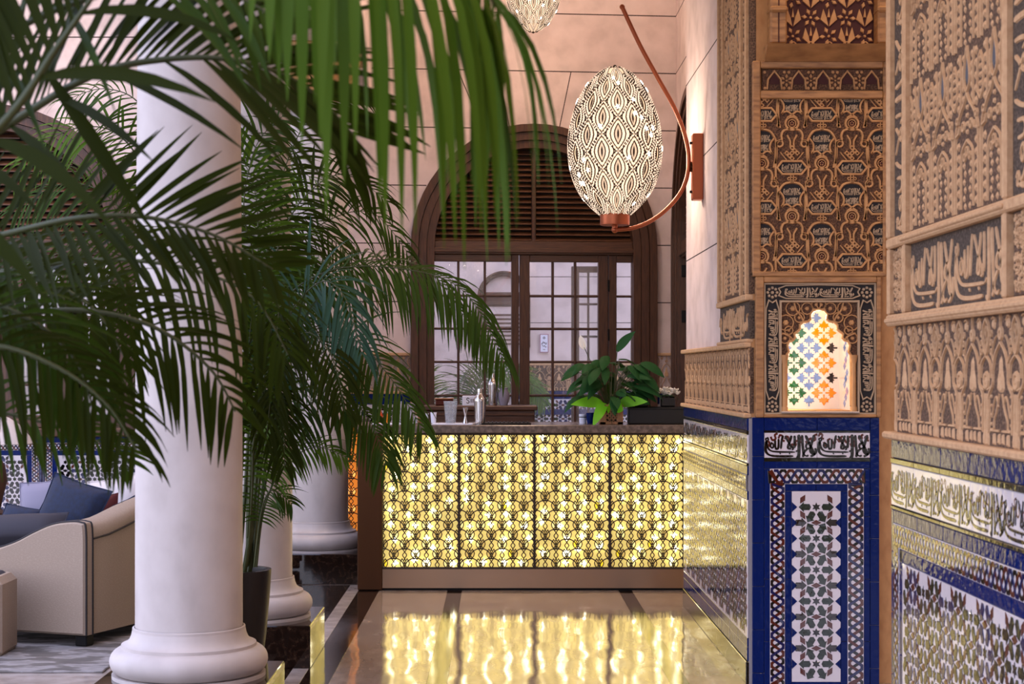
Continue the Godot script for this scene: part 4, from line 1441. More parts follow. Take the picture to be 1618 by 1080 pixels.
func build_back() -> void:
	var turn := deg_to_rad(6.0)
	var org := Vector3(1.53, 0, -14.6)
	var w := structure("wall_back", "tall warm plaster back wall with jointed courses round the arched door", "wall", org, turn)
	var cl: Vector2 = on(w, 648, 392)
	var cr: Vector2 = on(w, 1038, 392)
	var c := V((cl.x + cr.x) / 2, on(w, 843, 392).y)
	var r := (cr.x - cl.x) / 2
	wall_with_arches(w, -3.75, 0.05, 5.25, [[c, r - 0.03, 0.0]], 0.3, M.plaster)
	var j := MB.new()
	var crown := c.y + r
	for k in 9:
		var y: float = on(w, 1050, 478).y + k * 0.489
		if y < crown - 0.01:
			var half: float = sqrt(maxf(0.0, r * r - pow(maxf(0.0, y - c.y), 2)))
			j.ribbon(pv([V(-3.4, y), V(c.x - half, y)]), 0.009, 0.0015)
			j.ribbon(pv([V(c.x + half, y), V(0.0, y)]), 0.009, 0.0015)
		else:
			j.ribbon(pv([V(-3.4, y), V(0.0, y)]), 0.009, 0.0015)
	for a in [-38, -19, 0, 19, 38]:
		if a == 0: continue
		var d := Vector2.from_angle(deg_to_rad(90.0 - a * 0.62))
		var y1: float = on(w, 800, 111).y
		j.ribbon(pv([c + d * r, c + d * (y1 - c.y) / d.y]), 0.008, 0.0015)
	put("plaster_joint", j, M.joint, w)
	# low dado and plaster band each side of the door
	for s in [[-3.7, c.x - r], [c.x + r, 0.0]]:
		put("ledge", bb(s[0], 1.62, -0.01, s[1], 1.645, 0.02, 0.004), M.stucco, w)
		sebka_band(w, s[0], s[1], 1.32, 1.62, 0.21, 0.012, M.stucco_ground, false)
		put("ledge", bb(s[0], 1.30, -0.01, s[1], 1.32, 0.02, 0.004), M.stucco, w)
		tile_row(w, "blue_tile", s[0], 1.21, s[1], 1.30, 0.3, 0.012, M.tile_blue)
		mosaic(w, s[0], 0.2, s[1], 1.21, 0.13, 0.010, s[0], 0.2, 2, 0)
		put("plinth_tile", bb(s[0], 0, 0, s[1], 0.2, 0.02, 0.003), M.tile_black, w)

	var d := structure("door_1", "arched dark wooden doorway with louvred head and glazed leaves behind the bar", "door", org, turn)
	var fw := 0.205
	var ty0: float = on(d, 843, 402).y
	arched_unit(d, c, r, 0.0, 17, fw, ty0)
	var X := func(px: float) -> float: return on(d, px, 480).x
	var ys := []
	for py in [571.5, 519.0, 467.0]: ys.append(on(d, 840, py).y)
	for k in 4: ys.push_front(ys[0] - 0.285)
	var ytop: float = ty0
	var lf := glazed_leaf(d, "left_leaf", X.call(675), X.call(820.5), 0.02, ytop, [X.call(725), X.call(767)], ys, 0.062, 0.02)
	var rt := glazed_leaf(d, "right_leaf", X.call(822), X.call(962), 0.02, ytop, [X.call(874.5), X.call(910)], ys, 0.085, 0.022)
	var sd := glazed_leaf(d, "side_leaf", X.call(963), X.call(1012), 0.02, ytop, [], ys, 0.068, 0.02)
	put("hinge", bb(X.call(961), ys[6] + 0.04, -0.04, X.call(964), ys[6] + 0.14, -0.02, 0.003), M.black_iron, d)
	put("hinge", bb(X.call(961), ys[5] - 0.1, -0.04, X.call(964), ys[5], -0.02, 0.003), M.black_iron, d)

	# right-hand side wall of the recess behind the pier, with its own arched door
	var aw := structure("wall_alcove", "recessed plaster side wall holding a second arched wooden door edge-on", "wall", Vector3(1.53, 0, -14.9), -PI / 2)
	var ac := V(1.55, 2.52)
	wall_with_arches(aw, 0.0, 4.1, 5.25, [[ac, 1.17, 0.0]], 0.3, M.plaster)
	var aj := MB.new()
	for k in 9:
		var y: float = on(w, 1050, 478).y + k * 0.489
		if y > 3.7: aj.ribbon(pv([V(0.3, y), V(4.0, y)]), 0.009, 0.0015)
	put("plaster_joint", aj, M.joint, aw)
	var d2 := structure("door_2", "dark arched side door seen edge-on between bar and white plaster", "door", Vector3(1.53, 0, -14.9), -PI / 2)
	arched_unit(d2, ac, 1.2, 0.0, 14, 0.2, 2.44)
	for s in [[0.56, 1.55], [1.56, 2.54]]:
		var l := node("door_leaf", d2)
		put("leaf_board", bb(s[0], 0.02, -0.10, s[1], 2.44, -0.06, 0.005), M.wood, l)
		for y in [0.2, 0.95, 1.7]:
			put("raised_panel", bb(s[0] + 0.12, y, -0.07, s[1] - 0.12, y + 0.6, -0.045, 0.015), M.wood, l)
	for y in [1.9, 2.28]:
		put("hinge", bb(0.545, y, -0.06, 0.575, y + 0.1, -0.02, 0.004), M.black_iron, d2)
	put("masonry", bb(0.0, 0, -1.2, 4.1, 5.25, -0.9), M.plaster, aw)

	# court beyond the door
	var b := structure("wall_beyond", "white plaster wall of the court seen through the glazed door", "wall", Vector3(0, 0, -18.6))
	put("plaster", bb(-4.0, 0, -0.3, 3.4, 5.25, 0), M.plaster, b)
	var bj := MB.new()
	for y in [2.02, 2.52, 3.02]: bj.ribbon(pv([V(0.15, y), V(3.3, y)]), 0.008, 0.0015)
	put("plaster_joint", bj, M.joint, b)
	put("ledge", bb(0.15, 1.555, 0, 3.3, 1.58, 0.02, 0.004), M.stucco, b)
	var bs := node("plaster_band", b, Vector3(0, 0, 0.02))
	sebka_band(bs, 0.15, 3.3, 1.28, 1.555, 0.21, 0.012, M.stucco_ground, false)
	tile_row(b, "blue_tile", 0.15, 1.19, 3.3, 1.28, 0.3, 0.02, M.tile_blue)
	mosaic(b, 0.15, 0.2, 3.3, 1.19, 0.15, 0.018, 0.2, 0.3, 1, 0)
	tile_row(b, "blue_tile", 0.15, 1.02, 3.3, 1.08, 0.3, 0.03, M.tile_blue)
	tile_row(b, "blue_tile", 0.15, 0.83, 3.3, 0.89, 0.3, 0.03, M.tile_blue)
	var bl := structure("wall_court", "plain white side wall of the court behind the door", "wall", Vector3(-4.0, 0, 0))
	put("plaster", bb(-0.3, 0, -18.6, 0.0, 4.2, -14.6), M.plaster, bl)
	var d3 := structure("window_2", "arched louvred shutter added for the arch reflected in the left glazed leaf", "window", Vector3(0, 0, -18.58))  # added shutter stands in for an arch reflected in the left leaf's glass
	var ca: Vector2 = on(d3, 796, 545)
	arched_unit(d3, V(ca.x, on(d3, 800, 470).y), 0.29, 1.75, 10, 0.06, on(d3, 800, 484).y)
	for k in 8: put("shutter_slat", bb(ca.x - 0.22, 1.78 + 0.045 * k, -0.06, ca.x + 0.22, 1.80 + 0.045 * k, -0.01, 0.004), M.wood_flat, d3)
	var d4 := structure("door_4", "glazed leaf added for the mullioned door reflected in the right door leaf", "door", Vector3(0, 0, -16.3))  # added leaf stands for the mullioned door reflected in the right-hand panes
	var dx0: float = on(d4, 903, 500).x
	var dx1: float = on(d4, 957, 500).x
	var dys := []
	for k in 6: dys.append(on(d4, 930, 480).y - 0.31 * (5 - k))
	glazed_leaf(d4, "leaf", dx0, dx1, 0.02, on(d4, 930, 420).y, [(dx0 + dx1) / 2], dys, 0.075, 0.022)
	var n := thing("notice", "small white notice with red border on the wall behind the glazed door", "notice", Vector3(0, 0, -18.59))
	var n0: Vector2 = on(n, 852.5, 557)
	var n1: Vector2 = on(n, 867, 527)
	put("sheet", bb(n0.x, n0.y, 0, n1.x, n1.y, 0.008), M.paper, n)
	var nr := MB.new()
	nr.ribbon(rect(n0.x + 0.006, n0.y + 0.006, n1.x - 0.006, n1.y - 0.006), 0.007, 0.002, 0.008, true)
	put("red_border", nr, M.print_red, n)
	var nk := MB.new()
	var nm := (n0.x + n1.x) / 2
	nk.ring(V(nm, n1.y - 0.045), 0.010, 0.007, 0.001, 0.008, 8)
	squiggles(nk, nm - 0.028, n0.y + 0.085, 0.056, 0.03, 0.001, 0.006, 5, 0.008)
	squiggles(nk, nm - 0.024, n0.y + 0.06, 0.048, 0.022, 0.001, 0.005, 9, 0.008)
	nk.ribbon(pv([V(nm - 0.012, n0.y + 0.035), V(nm + 0.012, n0.y + 0.035)]), 0.006, 0.001, 0.008)
	put("print", nk, M.print_black, n)

	# --- left lounge wall
	var lw := structure("wall_left", "lounge wall with star tile dado beneath arched wooden window", "wall", Vector3(0, 0, -12.6))
	var lc: Vector2 = on(lw, -10, 390)
	var lr: float = on(lw, 215, 390).x - lc.x
	var sill: float = on(lw, 100, 689).y
	wall_with_arches(lw, -8.0, -2.30, 5.25, [[lc, lr - 0.03, sill]], 0.3, M.plaster)
	var lj := MB.new()
	for y in [3.95, 4.45]: lj.ribbon(pv([V(-8, y), V(-2.3, y)]), 0.009, 0.0015)
	put("plaster_joint", lj, M.joint, lw)
	var y := func(py: float) -> float: return on(lw, 100, py).y
	var lx := func(px: float) -> float: return on(lw, px, 700).x
	tile_row(lw, "blue_tile", -8.0, y.call(699), -2.31, sill, 0.30, 0.012, M.tile_blue)
	put("plinth_tile", bb(-8.0, 0, 0, -2.31, 0.12, 0.018, 0.003), M.tile_black, lw)
	for pn in [[-240.0, 62.0], [72.0, 290.0]]:
		var a: float = lx.call(pn[0])
		var e: float = lx.call(pn[1])
		var bw: float = lx.call(11) - lx.call(0)
		var fb: float = lx.call(8) - lx.call(0)
		braid(lw, a, y.call(711), e - a, y.call(699.5) - y.call(711), 0.012)
		braid(lw, a, 0.16, y.call(711) - 0.16, bw, 0.012, true)
		braid(lw, e - bw, 0.16, y.call(711) - 0.16, bw, 0.012, true)
		tile_row(lw, "blue_tile", a + bw, y.call(719), e - bw, y.call(711), 0.3, 0.012, M.tile_blue)
		tile_column(lw, "blue_tile", a + bw, 0.16, a + bw + fb, y.call(719), 0.25, 0.012, M.tile_blue)
		tile_column(lw, "blue_tile", e - bw - fb, 0.16, e - bw, y.call(719), 0.25, 0.012, M.tile_blue)
		mosaic(lw, a + bw + fb, 0.2, e - bw - fb, y.call(719), 0.125, 0.012, a + bw + fb + 0.06, y.call(719) - 0.05, 2, 150, pn[0] < 0)
	tile_column(lw, "blue_tile", lx.call(62.4), 0.12, lx.call(66.8), y.call(699), 0.25, 0.014, M.tile_deep_blue)
	tile_column(lw, "blue_tile", lx.call(67.4), 0.12, lx.call(71.6), y.call(699), 0.25, 0.014, M.tile_deep_blue)

	var wn := structure("window_1", "arched wooden lounge window with small panes left of the white columns", "window", Vector3(0, 0, -12.6))
	arched_unit(wn, lc, lr, sill, 16, 0.19, lc.y - 0.06)
	put("window_sill", bb(lc.x - lr, sill, -0.02, lc.x + lr - 0.0, sill + 0.06, 0.05, 0.008), M.wood_flat, wn)
	put("bottom_rail", bb(lc.x - lr + 0.1, sill + 0.06, -0.1, lc.x + lr - 0.1, y.call(662), -0.0, 0.008), M.wood_flat, wn)
	var wy := []
	for py in [607, 554, 501, 448]: wy.append(y.call(py))
	var b0: float = y.call(662)
	glazed_leaf(wn, "casement", lx.call(0), lx.call(128), b0 - 0.07, lc.y - 0.06, [lx.call(71)], wy, 0.15, 0.022)
	glazed_leaf(wn, "casement", lx.call(106), lx.call(212), b0 - 0.07, lc.y - 0.06, [lx.call(161)], wy, 0.10, 0.022)
	glazed_leaf(wn, "casement", lx.call(-120), lx.call(-1), b0 - 0.07, lc.y - 0.06, [lx.call(-60)], wy, 0.15, 0.022)
	var lb := structure("wall_garden", "white garden wall seen through the lounge window", "wall", Vector3(0, 0, -15.2))
	put("plaster", bb(-8.5, 0, -0.3, -4.0, 4.2, 0), M.plaster, lb)
	mosaic(lb, -5.0, 0.3, -4.05, 1.15, 0.15, 0.01, -5.0, 0.3, 1, 0)


# ---------------------------------------------------------------- columns
func build_columns() -> void:
	var x := -1.289
	var rows := [[7.16, "white column nearest the viewer beside the sofa", 1], [8.90, "white column behind the potted palm, middle of the three", 2], [12.27, "white column on dark marble plinth at the bar's left end", 3]]
	for c in rows:
		var o := thing("column", c[1], "column", Vector3(x, 0, -c[0]), "white columns along the passage")
		put("plinth", bb(-0.356, 0, -0.356, 0.356, 0.213, 0.356, 0.005), M.dark_marble, o)
		var b := MB.new()
		var pr := []
		pr.append(V(0.0, 0.213)); pr.append(V(0.318, 0.213)); pr.append(V(0.318, 0.228))
		for q in arc(V(0.272, 0.281), 0.056, -85, 80, 10): pr.append(q)
		pr.append(V(0.279, 0.337)); pr.append(V(0.279, 0.350))
		for q in [V(0.262, 0.356), V(0.247, 0.368), V(0.238, 0.388), V(0.234, 0.407)]: pr.append(q)
		pr.append(V(0.2335, 0.408))
		pr.append(V(0.2335, 0.418))
		pr.append(V(0.226, 0.421))
		b.lathe(pr, Vector3.ZERO, 64)
		put("base", b, M.column_plaster, o)
		var s := MB.new()
		var sp := []
		for k in 13:
			var t := k / 12.0
			sp.append(V(0.2225 - 0.016 * t * t, 0.42 + t * 3.0))
		s.lathe(sp, Vector3.ZERO, 64)
		put("shaft", s, M.column_plaster, o)
		var cp := MB.new()
		cp.lathe([V(0.2065, 3.40), V(0.225, 3.41), V(0.225, 3.43), V(0.208, 3.44), V(0.208, 3.50), V(0.24, 3.56), V(0.27, 3.60), V(0.27, 3.62), V(0.285, 3.66), V(0.31, 3.70), V(0.31, 3.72), V(0.0, 3.72)], Vector3.ZERO, 48)
		put("capital", cp, M.jamb_stucco, o)
		var lv := MB.new()
		for k in 16:
			lv.t = Transform3D(Basis(Vector3(0, 1, 0), TAU * k / 16), Vector3.ZERO)
			lv.plate(pv([V(-0.035, 3.45), V(0.035, 3.45), V(0.045, 3.54), V(0, 3.62), V(-0.045, 3.54)]), 0.03, 0.015, 0.225)
		put("capital_leaves", lv, M.jamb_stucco, o)
		put("abacus", bb(-0.33, 3.72, -0.33, 0.33, 3.80, 0.33, 0.012), M.stucco, o)
	var t := structure("trim_1", "plaster beam resting on the row of white columns", "beam")
	put("beam", bb(x - 0.25, 3.80, -14.2, x + 0.25, 5.25, -3.0, 0.01), M.plaster, t)


# ---------------------------------------------------------------- bar counter
func lens_outline(c: Vector2, w: float, h: float, seg := 5) -> PackedVector2Array:
	var o := PackedVector2Array()
	for i in seg + 1:
		var t := float(i) / seg
		o.append(c + V(sin(PI * t) * w / 2, (t - 0.5) * h))
	for i in range(1, seg):
		var t := 1.0 - float(i) / seg
		o.append(c + V(-sin(PI * t) * w / 2, (t - 0.5) * h))
	return o


func build_counter() -> void:
	var zf := -11.6
	var o := thing("bar_counter", "bar counter faced with glowing latticed crystal panels under a dark marble top", "counter", Vector3(0.16, 0, zf))
	var ox := -0.16
	var q := func(px: float, py: float) -> Vector2: return V((px - CX) * 11.6 / F - 0.16, EYE - (py - CY) * 11.6 / F)
	var xl: float = q.call(565, 800).x
	var xr := 1.30 + ox
	var ytop: float = q.call(800, 671).y
	var yun: float = q.call(800, 684).y
	put("worktop", bb(xl - 0.02, yun, -0.75, xr, ytop, 0.035, 0.006), M.counter_top, o)
	put("carcass", bb(xl + 0.02, 0.02, -0.70, xr, yun, -0.05), M.bronze, o)
	put("toe_gap", bb(xl + 0.03, 0.0, -0.68, xr, 0.02, -0.03), M.black_iron, o)
	put("corner_post", bb(xl, 0.005, -0.3, q.call(604, 800).x, yun, 0.012, 0.004), M.bronze, o)
	var yk: float = q.call(800, 897).y
	put("kick_plate", bb(q.call(604, 800).x, 0.016, -0.05, xr, yk - 0.004, 0.006, 0.002), M.brushed_steel, o)
	var px := [605.0, 725.3, 844.5, 963.7, 1081.0]
	var rng := RandomNumberGenerator.new()
	rng.seed = 5
	for k in 4:
		var x0: float = q.call(px[k], 800).x
		var x1: float = q.call(px[k + 1], 800).x
		var pn := node("glowing_panel", o, Vector3((x0 + x1) / 2, 0, 0))
		crystal_panel(pn, x1 - x0, yk, yun, rng, M.panel_glow, true)
	put("panel_divider", bb(q.call(604, 0).x, yun - 0.012, -0.02, xr, yun, 0.010, 0.002), M.lattice_metal, o)
	put("panel_divider", bb(q.call(604, 0).x, yk - 0.006, -0.02, xr, yk + 0.006, 0.010, 0.002), M.lattice_metal, o)
	for k in range(1, 5):
		var x: float = q.call(px[k], 800).x
		put("panel_divider", bb(x - 0.008, yk, -0.02, x + 0.008, yun, 0.012, 0.002), M.lattice_metal, o)
	# the lights behind the crystals also light the floor
	for k in 4:
		var l := AreaLight3D.new()
		l.name = "panel_light"
		l.area_size = Vector2(0.46, 0.86)
		l.light_color = Color(1.0, 0.88, 0.52)
		l.light_energy = 0.12
		l.area_range = 12.0
		l.shadow_enabled = true
		o.add_child(l, true)
		l.position = Vector3((q.call((px[k] + px[k + 1]) / 2, 0) as Vector2).x, (yk + yun) / 2, 0.045)
		l.rotation.y = PI

	# the amber panel of the counter's return behind the column
	var s := thing("bar_return", "amber glowing end panel of the bar half hidden by the column", "counter", Vector3(-1.36, 0, -13.0))
	put("carcass", bb(-0.37, 0.0, -0.4, 0.345, 1.067, -0.03), M.bronze, s)
	put("worktop", bb(-0.38, 1.067, -0.42, 0.36, 1.13, 0.02, 0.006), M.counter_top, s)
	var pn2 := node("glowing_panel", s, Vector3(0.03, 0, 0))
	crystal_panel(pn2, 0.62, 0.15, 1.067, rng, M.amber_glow, false)


var lattice_cache := {}


func crystal_panel(pn: Node3D, w: float, y0: float, y1: float, rng: RandomNumberGenerator, back: Material, lively: bool) -> void:
	put("glow_sheet", bb(-w / 2, y0, -0.04, w / 2, y1, -0.028), back, pn)
	var dx := w / 7.0
	var dy := (y1 - y0) / 14.0
	var key := "%.3f" % w
	var lenses := []
	for i in range(-1, 9):
		for j in range(0, 16):
			if (i + j) % 2: continue
			var c := V(-w / 2 + i * dx, y0 + j * dy)
			for s in [-1.0, 1.0]:
				lenses.append(c + V(s * dx * 0.23, dy * 0.50))
	if not lattice_cache.has(key):
		var m := MB.new()
		for i in range(-1, 9):
			for j in range(0, 16):
				if (i + j) % 2: continue
				var c := V(-w / 2 + i * dx, y0 + j * dy)
				m.ribbon(pv([c + V(-dx * 0.30, 0), c + V(dx * 0.30, 0)]), 0.0105, 0.007)
				for s in [-1.0, 1.0]:
					m.ribbon(cat([c + V(s * dx * 0.30, 0), c + V(s * dx * 0.72, -dy * 0.28), c + V(s * dx * 0.95, -dy * 0.72), c + V(s * dx * 0.98, -dy * 0.98)], 3), 0.0078, 0.006)
					m.ribbon(cat([c + V(s * dx * 0.20, 0), c + V(0, -dy * 0.34), c + V(-s * dx * 0.19, -dy * 0.66), c + V(0, -dy * 1.0), c + V(s * dx * 0.05, -dy * 1.2)], 3), 0.0068, 0.006)
					m.ribbon(lens_outline(c + V(s * dx * 0.23, dy * 0.50), dx * 0.40, dy * 0.92, 4), 0.0068, 0.006, 0.0, true)
		lattice_cache[key] = clipped(m, V(-w / 2, y0), V(w / 2, y1)).mesh()
	put("lattice", lattice_cache[key], M.lattice_metal, pn)
	# lights behind: bright points, with the crystals near them brighter
	var leds := []
	for r in 11:
		for c in 4:
			if rng.randf() < 0.25: continue
			leds.append(V(-w / 2 + w * (c + 0.5 + rng.randf_range(-0.22, 0.22)) / 4.0, y0 + (y1 - y0) * (r + 0.5 + rng.randf_range(-0.25, 0.25)) / 11.0))
	var by := [MB.new(), MB.new(), MB.new(), MB.new()]
	for c in lenses:
		if c.x < -w / 2 + 0.012 or c.x > w / 2 - 0.012 or c.y < y0 + 0.03 or c.y > y1 - 0.03: continue
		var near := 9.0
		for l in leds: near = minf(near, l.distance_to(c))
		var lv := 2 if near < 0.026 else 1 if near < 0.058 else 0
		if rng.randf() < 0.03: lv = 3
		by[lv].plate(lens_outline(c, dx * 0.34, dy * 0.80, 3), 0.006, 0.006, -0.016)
	if lively:
		for k in 4:
			if by[k].v.size(): stuff("crystals", by[k], [M.crystal_low, M.crystal_mid, M.crystal_high, M.crystal_yellow][k], pn)
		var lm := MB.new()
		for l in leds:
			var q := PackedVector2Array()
			for k in 8: q.append(l + Vector2.from_angle(TAU * k / 8) * (0.023 if k % 2 == 0 else 0.011))  # star outline imitates the lens flare of each light
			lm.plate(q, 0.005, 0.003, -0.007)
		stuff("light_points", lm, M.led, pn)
	else:
		for k in 3:
			if by[k].v.size(): stuff("crystals", by[k], [M.amber_glow, M.amber_bright, M.amber_bright][k], pn)


# ---------------------------------------------------------------- what stands on the bar
func C(px: float, py_base: float, z := 11.75) -> Vector3:
	# a place on the worktop: from its pixel column and depth
	return Vector3((px - CX) * z / F, 1.1227 + 0.0005, -z)


func build_bar_things() -> void:
	var yt := EYE - (671.0 - CY) * 11.6 / F
	var at := func(px: float, z: float) -> Vector3: return Vector3((px - CX) * z / F, yt, -z)
	for t in [[622.0, 11.80, 0.30, "left white paper mat under the small cups on the bar", 0.04], [716.0, 11.76, 0.28, "right white paper mat under the tall glass on the bar", -0.05]]:
		var p: Vector3 = at.call(t[0], t[1])
		var o := thing("paper_mat", t[3], "mat", p, "paper mats on the bar")
		o.rotation.y = t[4]
		put("sheet", bb(-t[2] / 2, 0, -0.14, t[2] / 2, 0.006, 0.14, 0.002), M.paper, o)
	var mt := thing("bar_mat", "black rubber bar mat right of the steel shaker", "mat", at.call(800, 11.80))
	put("rubber", bb(-0.17, 0, -0.12, 0.17, 0.012, 0.12, 0.004), M.black_iron, mt)
	var rb := MB.new()
	for k in 12: rb.box(Vector3(-0.15 + k * 0.027, 0.014, 0), Vector3(0.01, 0.006, 0.22), 0.002)
	put("rib", rb, M.black_iron, mt)
	var up := Vector3(0, 0.006, 0)
	# tall mixing glass
	var g := thing("mixing_glass", "tall clear ribbed mixing glass left of the steel jigger", "glass", at.call(712, 11.78) + up)
	var gm := MB.new()
	gm.lathe([V(0.0, 0.0), V(0.034, 0.0), V(0.036, 0.006), V(0.049, 0.15), V(0.046, 0.15), V(0.034, 0.022), V(0.0, 0.018)], Vector3.ZERO, 28)
	put("body", gm, M.glass, g)
	var gr := MB.new()
	gr.lathe([V(0.0475, 0.147), V(0.0495, 0.149), V(0.0495, 0.153), V(0.0465, 0.153), V(0.0465, 0.147)], Vector3.ZERO, 28)
	put("rim", gr, M.glass, g)
	var gb := MB.new()
	gb.lathe([V(0.0, 0.002), V(0.032, 0.002), V(0.032, 0.016), V(0.0, 0.016)], Vector3.ZERO, 20)
	put("thick_foot", gb, M.glass, g)
	# jigger
	var j := thing("jigger", "small steel double jigger between mixing glass and shaker", "jigger", at.call(735.5, 11.75) + up)
	var jm := MB.new()
	jm.lathe([V(0.0, 0.002), V(0.018, 0.0), V(0.021, 0.001), V(0.008, 0.047), V(0.008, 0.052), V(0.023, 0.108), V(0.021, 0.108), V(0.006, 0.056), V(0.0, 0.056)], Vector3.ZERO, 24)
	put("cups", jm, M.chrome, j)
	# shaker
	var s := thing("cocktail_shaker", "polished steel cocktail shaker with capped lid", "shaker", at.call(758.5, 11.72))
	var sm := MB.new()
	sm.lathe([V(0.0, 0.0), V(0.031, 0.0), V(0.034, 0.004), V(0.042, 0.16), V(0.043, 0.164), V(0.0, 0.164)], Vector3.ZERO, 32)
	put("tin", sm, M.chrome, s)
	var sh := MB.new()
	sh.lathe([V(0.0435, 0.160), V(0.0435, 0.172), V(0.040, 0.182), V(0.030, 0.198), V(0.022, 0.208), V(0.021, 0.214), V(0.0, 0.214)], Vector3.ZERO, 32)
	put("shoulder", sh, M.chrome, s)
	var sc := MB.new()
	sc.lathe([V(0.0205, 0.212), V(0.021, 0.238), V(0.019, 0.244), V(0.0, 0.246)], Vector3.ZERO, 28)
	put("cap", sc, M.chrome, s)
	# cups
	for c in [[685.0, 11.78, 0.021, 0.072, "white paper cup, rightmost of the small cups"], [672.5, 11.80, 0.020, 0.064, "white paper cup in the middle of the small cups"], [661.0, 11.86, 0.022, 0.076, "tan paper cup behind the small white cups"]]:
		var p: Vector3 = at.call(c[0], c[1]) + up
		var o := thing("paper_cup", c[4], "cup", p, "small cups on the left mat")
		var m := MB.new()
		m.lathe([V(0.0, 0.0), V(c[2] * 0.78, 0.0), V(c[2], c[3]), V(c[2] + 0.0015, c[3] + 0.002), V(c[2] - 0.002, c[3]), V(c[2] * 0.74, 0.004), V(0.0, 0.004)], Vector3.ZERO, 22)
		put("wall", m, M.paper if c[0] > 665 else M.box_wood, o)
		var ru := MB.new()
		ru.lathe([V(c[2], c[3] - 0.001), V(c[2] + 0.003, c[3] + 0.001), V(c[2], c[3] + 0.003)], Vector3.ZERO, 22)
		put("rolled_rim", ru, M.paper if c[0] > 665 else M.box_wood, o)
	# cut glass vase, carafe, bottles
	var v := thing("glass_vase", "flared clear glass vase of straws left of the cups", "vase", at.call(650.5, 11.86) + up)
	var vm := MB.new()
	vm.lathe([V(0.0, 0.0), V(0.024, 0.0), V(0.024, 0.01), V(0.029, 0.10), V(0.039, 0.14), V(0.036, 0.14), V(0.026, 0.10), V(0.02, 0.014), V(0.0, 0.012)], Vector3.ZERO, 12)
	put("body", vm, M.glass, v)
	var st := MB.new()
	for k in 7:
		var a := TAU * k / 7.0
		st.tube([Vector3(0.008 * cos(a), 0.014, 0.008 * sin(a)), Vector3(0.019 * cos(a), 0.13 + 0.008 * (k % 3), 0.019 * sin(a))], [0.003], 6)
	put("straws", st, M.box_wood, v)
	var ca := thing("carafe", "clear glass carafe behind the palm tips at the bar's left", "carafe", at.call(629.0, 11.84) + up)
	var cm := MB.new()
	cm.lathe([V(0.0, 0.0), V(0.045, 0.0), V(0.048, 0.01), V(0.040, 0.09), V(0.030, 0.13), V(0.034, 0.15), V(0.031, 0.15), V(0.027, 0.13), V(0.037, 0.09), V(0.044, 0.012), V(0.0, 0.008)], Vector3.ZERO, 24)
	put("body", cm, M.glass, ca)
	put("neck_ring", ringmesh(0.031, 0.13, 0.004), M.glass, ca)
	for b in [[592.0, "olive", M.leaf_fresh], [601.0, "amber", M.amber_drink], [609.5, "orange", M.tile_orange]]:
		var o := thing("miniature_bottle", "small %s bottle with silver cap at the bar's left end" % b[1], "bottle", at.call(b[0], 11.85) + up, "miniature bottles")
		var m := MB.new()
		m.lathe([V(0.0, 0.0), V(0.016, 0.0), V(0.017, 0.004), V(0.017, 0.055), V(0.008, 0.075), V(0.008, 0.10), V(0.0, 0.10)], Vector3.ZERO, 18)
		put("body", m, b[2], o)
		var cp := MB.new()
		cp.lathe([V(0.0085, 0.094), V(0.0095, 0.094), V(0.0095, 0.115), V(0.0, 0.116)], Vector3.ZERO, 14)
		put("cap", cp, M.chrome, o)
	var tb := thing("toothpick_jar", "tiny clear shot glass of picks before the cups", "jar", at.call(657.0, 11.70) + up)
	var tm := MB.new()
	tm.lathe([V(0.0, 0.0), V(0.011, 0.0), V(0.014, 0.035), V(0.012, 0.035), V(0.009, 0.006), V(0.0, 0.005)], Vector3.ZERO, 16)
	put("body", tm, M.glass, tb)
	var tp := MB.new()
	for k in 5: tp.tube([Vector3(0.004 * (k - 2), 0.006, 0), Vector3(0.006 * (k - 2), 0.055, 0.003)], [0.0012], 5)
	put("picks", tp, M.paper, tb)
	# low cabinet against the door, with a few things on it
	var bk := thing("back_bar", "low dark wooden back bar cabinet behind the counter before the door", "cabinet", Vector3(-0.13, 0, -13.25))
	put("body", bb(-0.42, 0.0, -0.2, 0.42, 1.19, 0.2, 0.006), M.wood_flat, bk)
	put("top", bb(-0.44, 1.19, -0.22, 0.44, 1.225, 0.22, 0.006), M.wood_flat, bk)
	for k in 3: put("front_rail", bb(-0.42, 1.15 - 0.075 * k, 0.2, 0.42, 1.165 - 0.075 * k, 0.212, 0.003), M.wood_flat, bk)
	var on_bar := func(px: float) -> Vector3: return Vector3((px - CX) * 13.15 / F, 1.2255, -13.15)
	var s2 := thing("cocktail_shaker", "second steel shaker added on the back bar for a shaker reflection", "shaker", on_bar.call(779))  # added copy, standing for a shaker's reflection in the door glass
	for q in [["tin", sm], ["shoulder", sh], ["cap", sc]]: put(q[0], q[1], M.chrome, s2)
	var cx := thing("carton", "small white carton on the back bar behind the jigger", "box", on_bar.call(742))
	put("body", bb(-0.055, 0, -0.04, 0.055, 0.075, 0.04, 0.003), M.paper, cx)
	var cs := MB.new()
	cs.ribbon(cat([V(0.0, 0.05), V(-0.014, 0.058), V(-0.022, 0.048), V(-0.010, 0.038), V(-0.002, 0.028), V(-0.012, 0.018), V(-0.024, 0.024)], 3), 0.006, 0.001, 0.0402)
	cs.ribbon(pv([V(0.012, 0.022), V(0.012, 0.052)]), 0.006, 0.001, 0.0402)
	cs.ribbon(pv([V(0.026, 0.022), V(0.026, 0.052)]), 0.006, 0.001, 0.0402)
	put("print", cs, M.print_black, cx)
	var tc := thing("clay_tray", "low terracotta tray at the back bar's left end", "tray", on_bar.call(702))
	put("tray", bb(-0.07, 0, -0.05, 0.07, 0.05, 0.05, 0.008), M.tile_red, tc)
	put("rim", bb(-0.075, 0.048, -0.055, 0.075, 0.056, 0.055, 0.004), M.box_wood, tc)
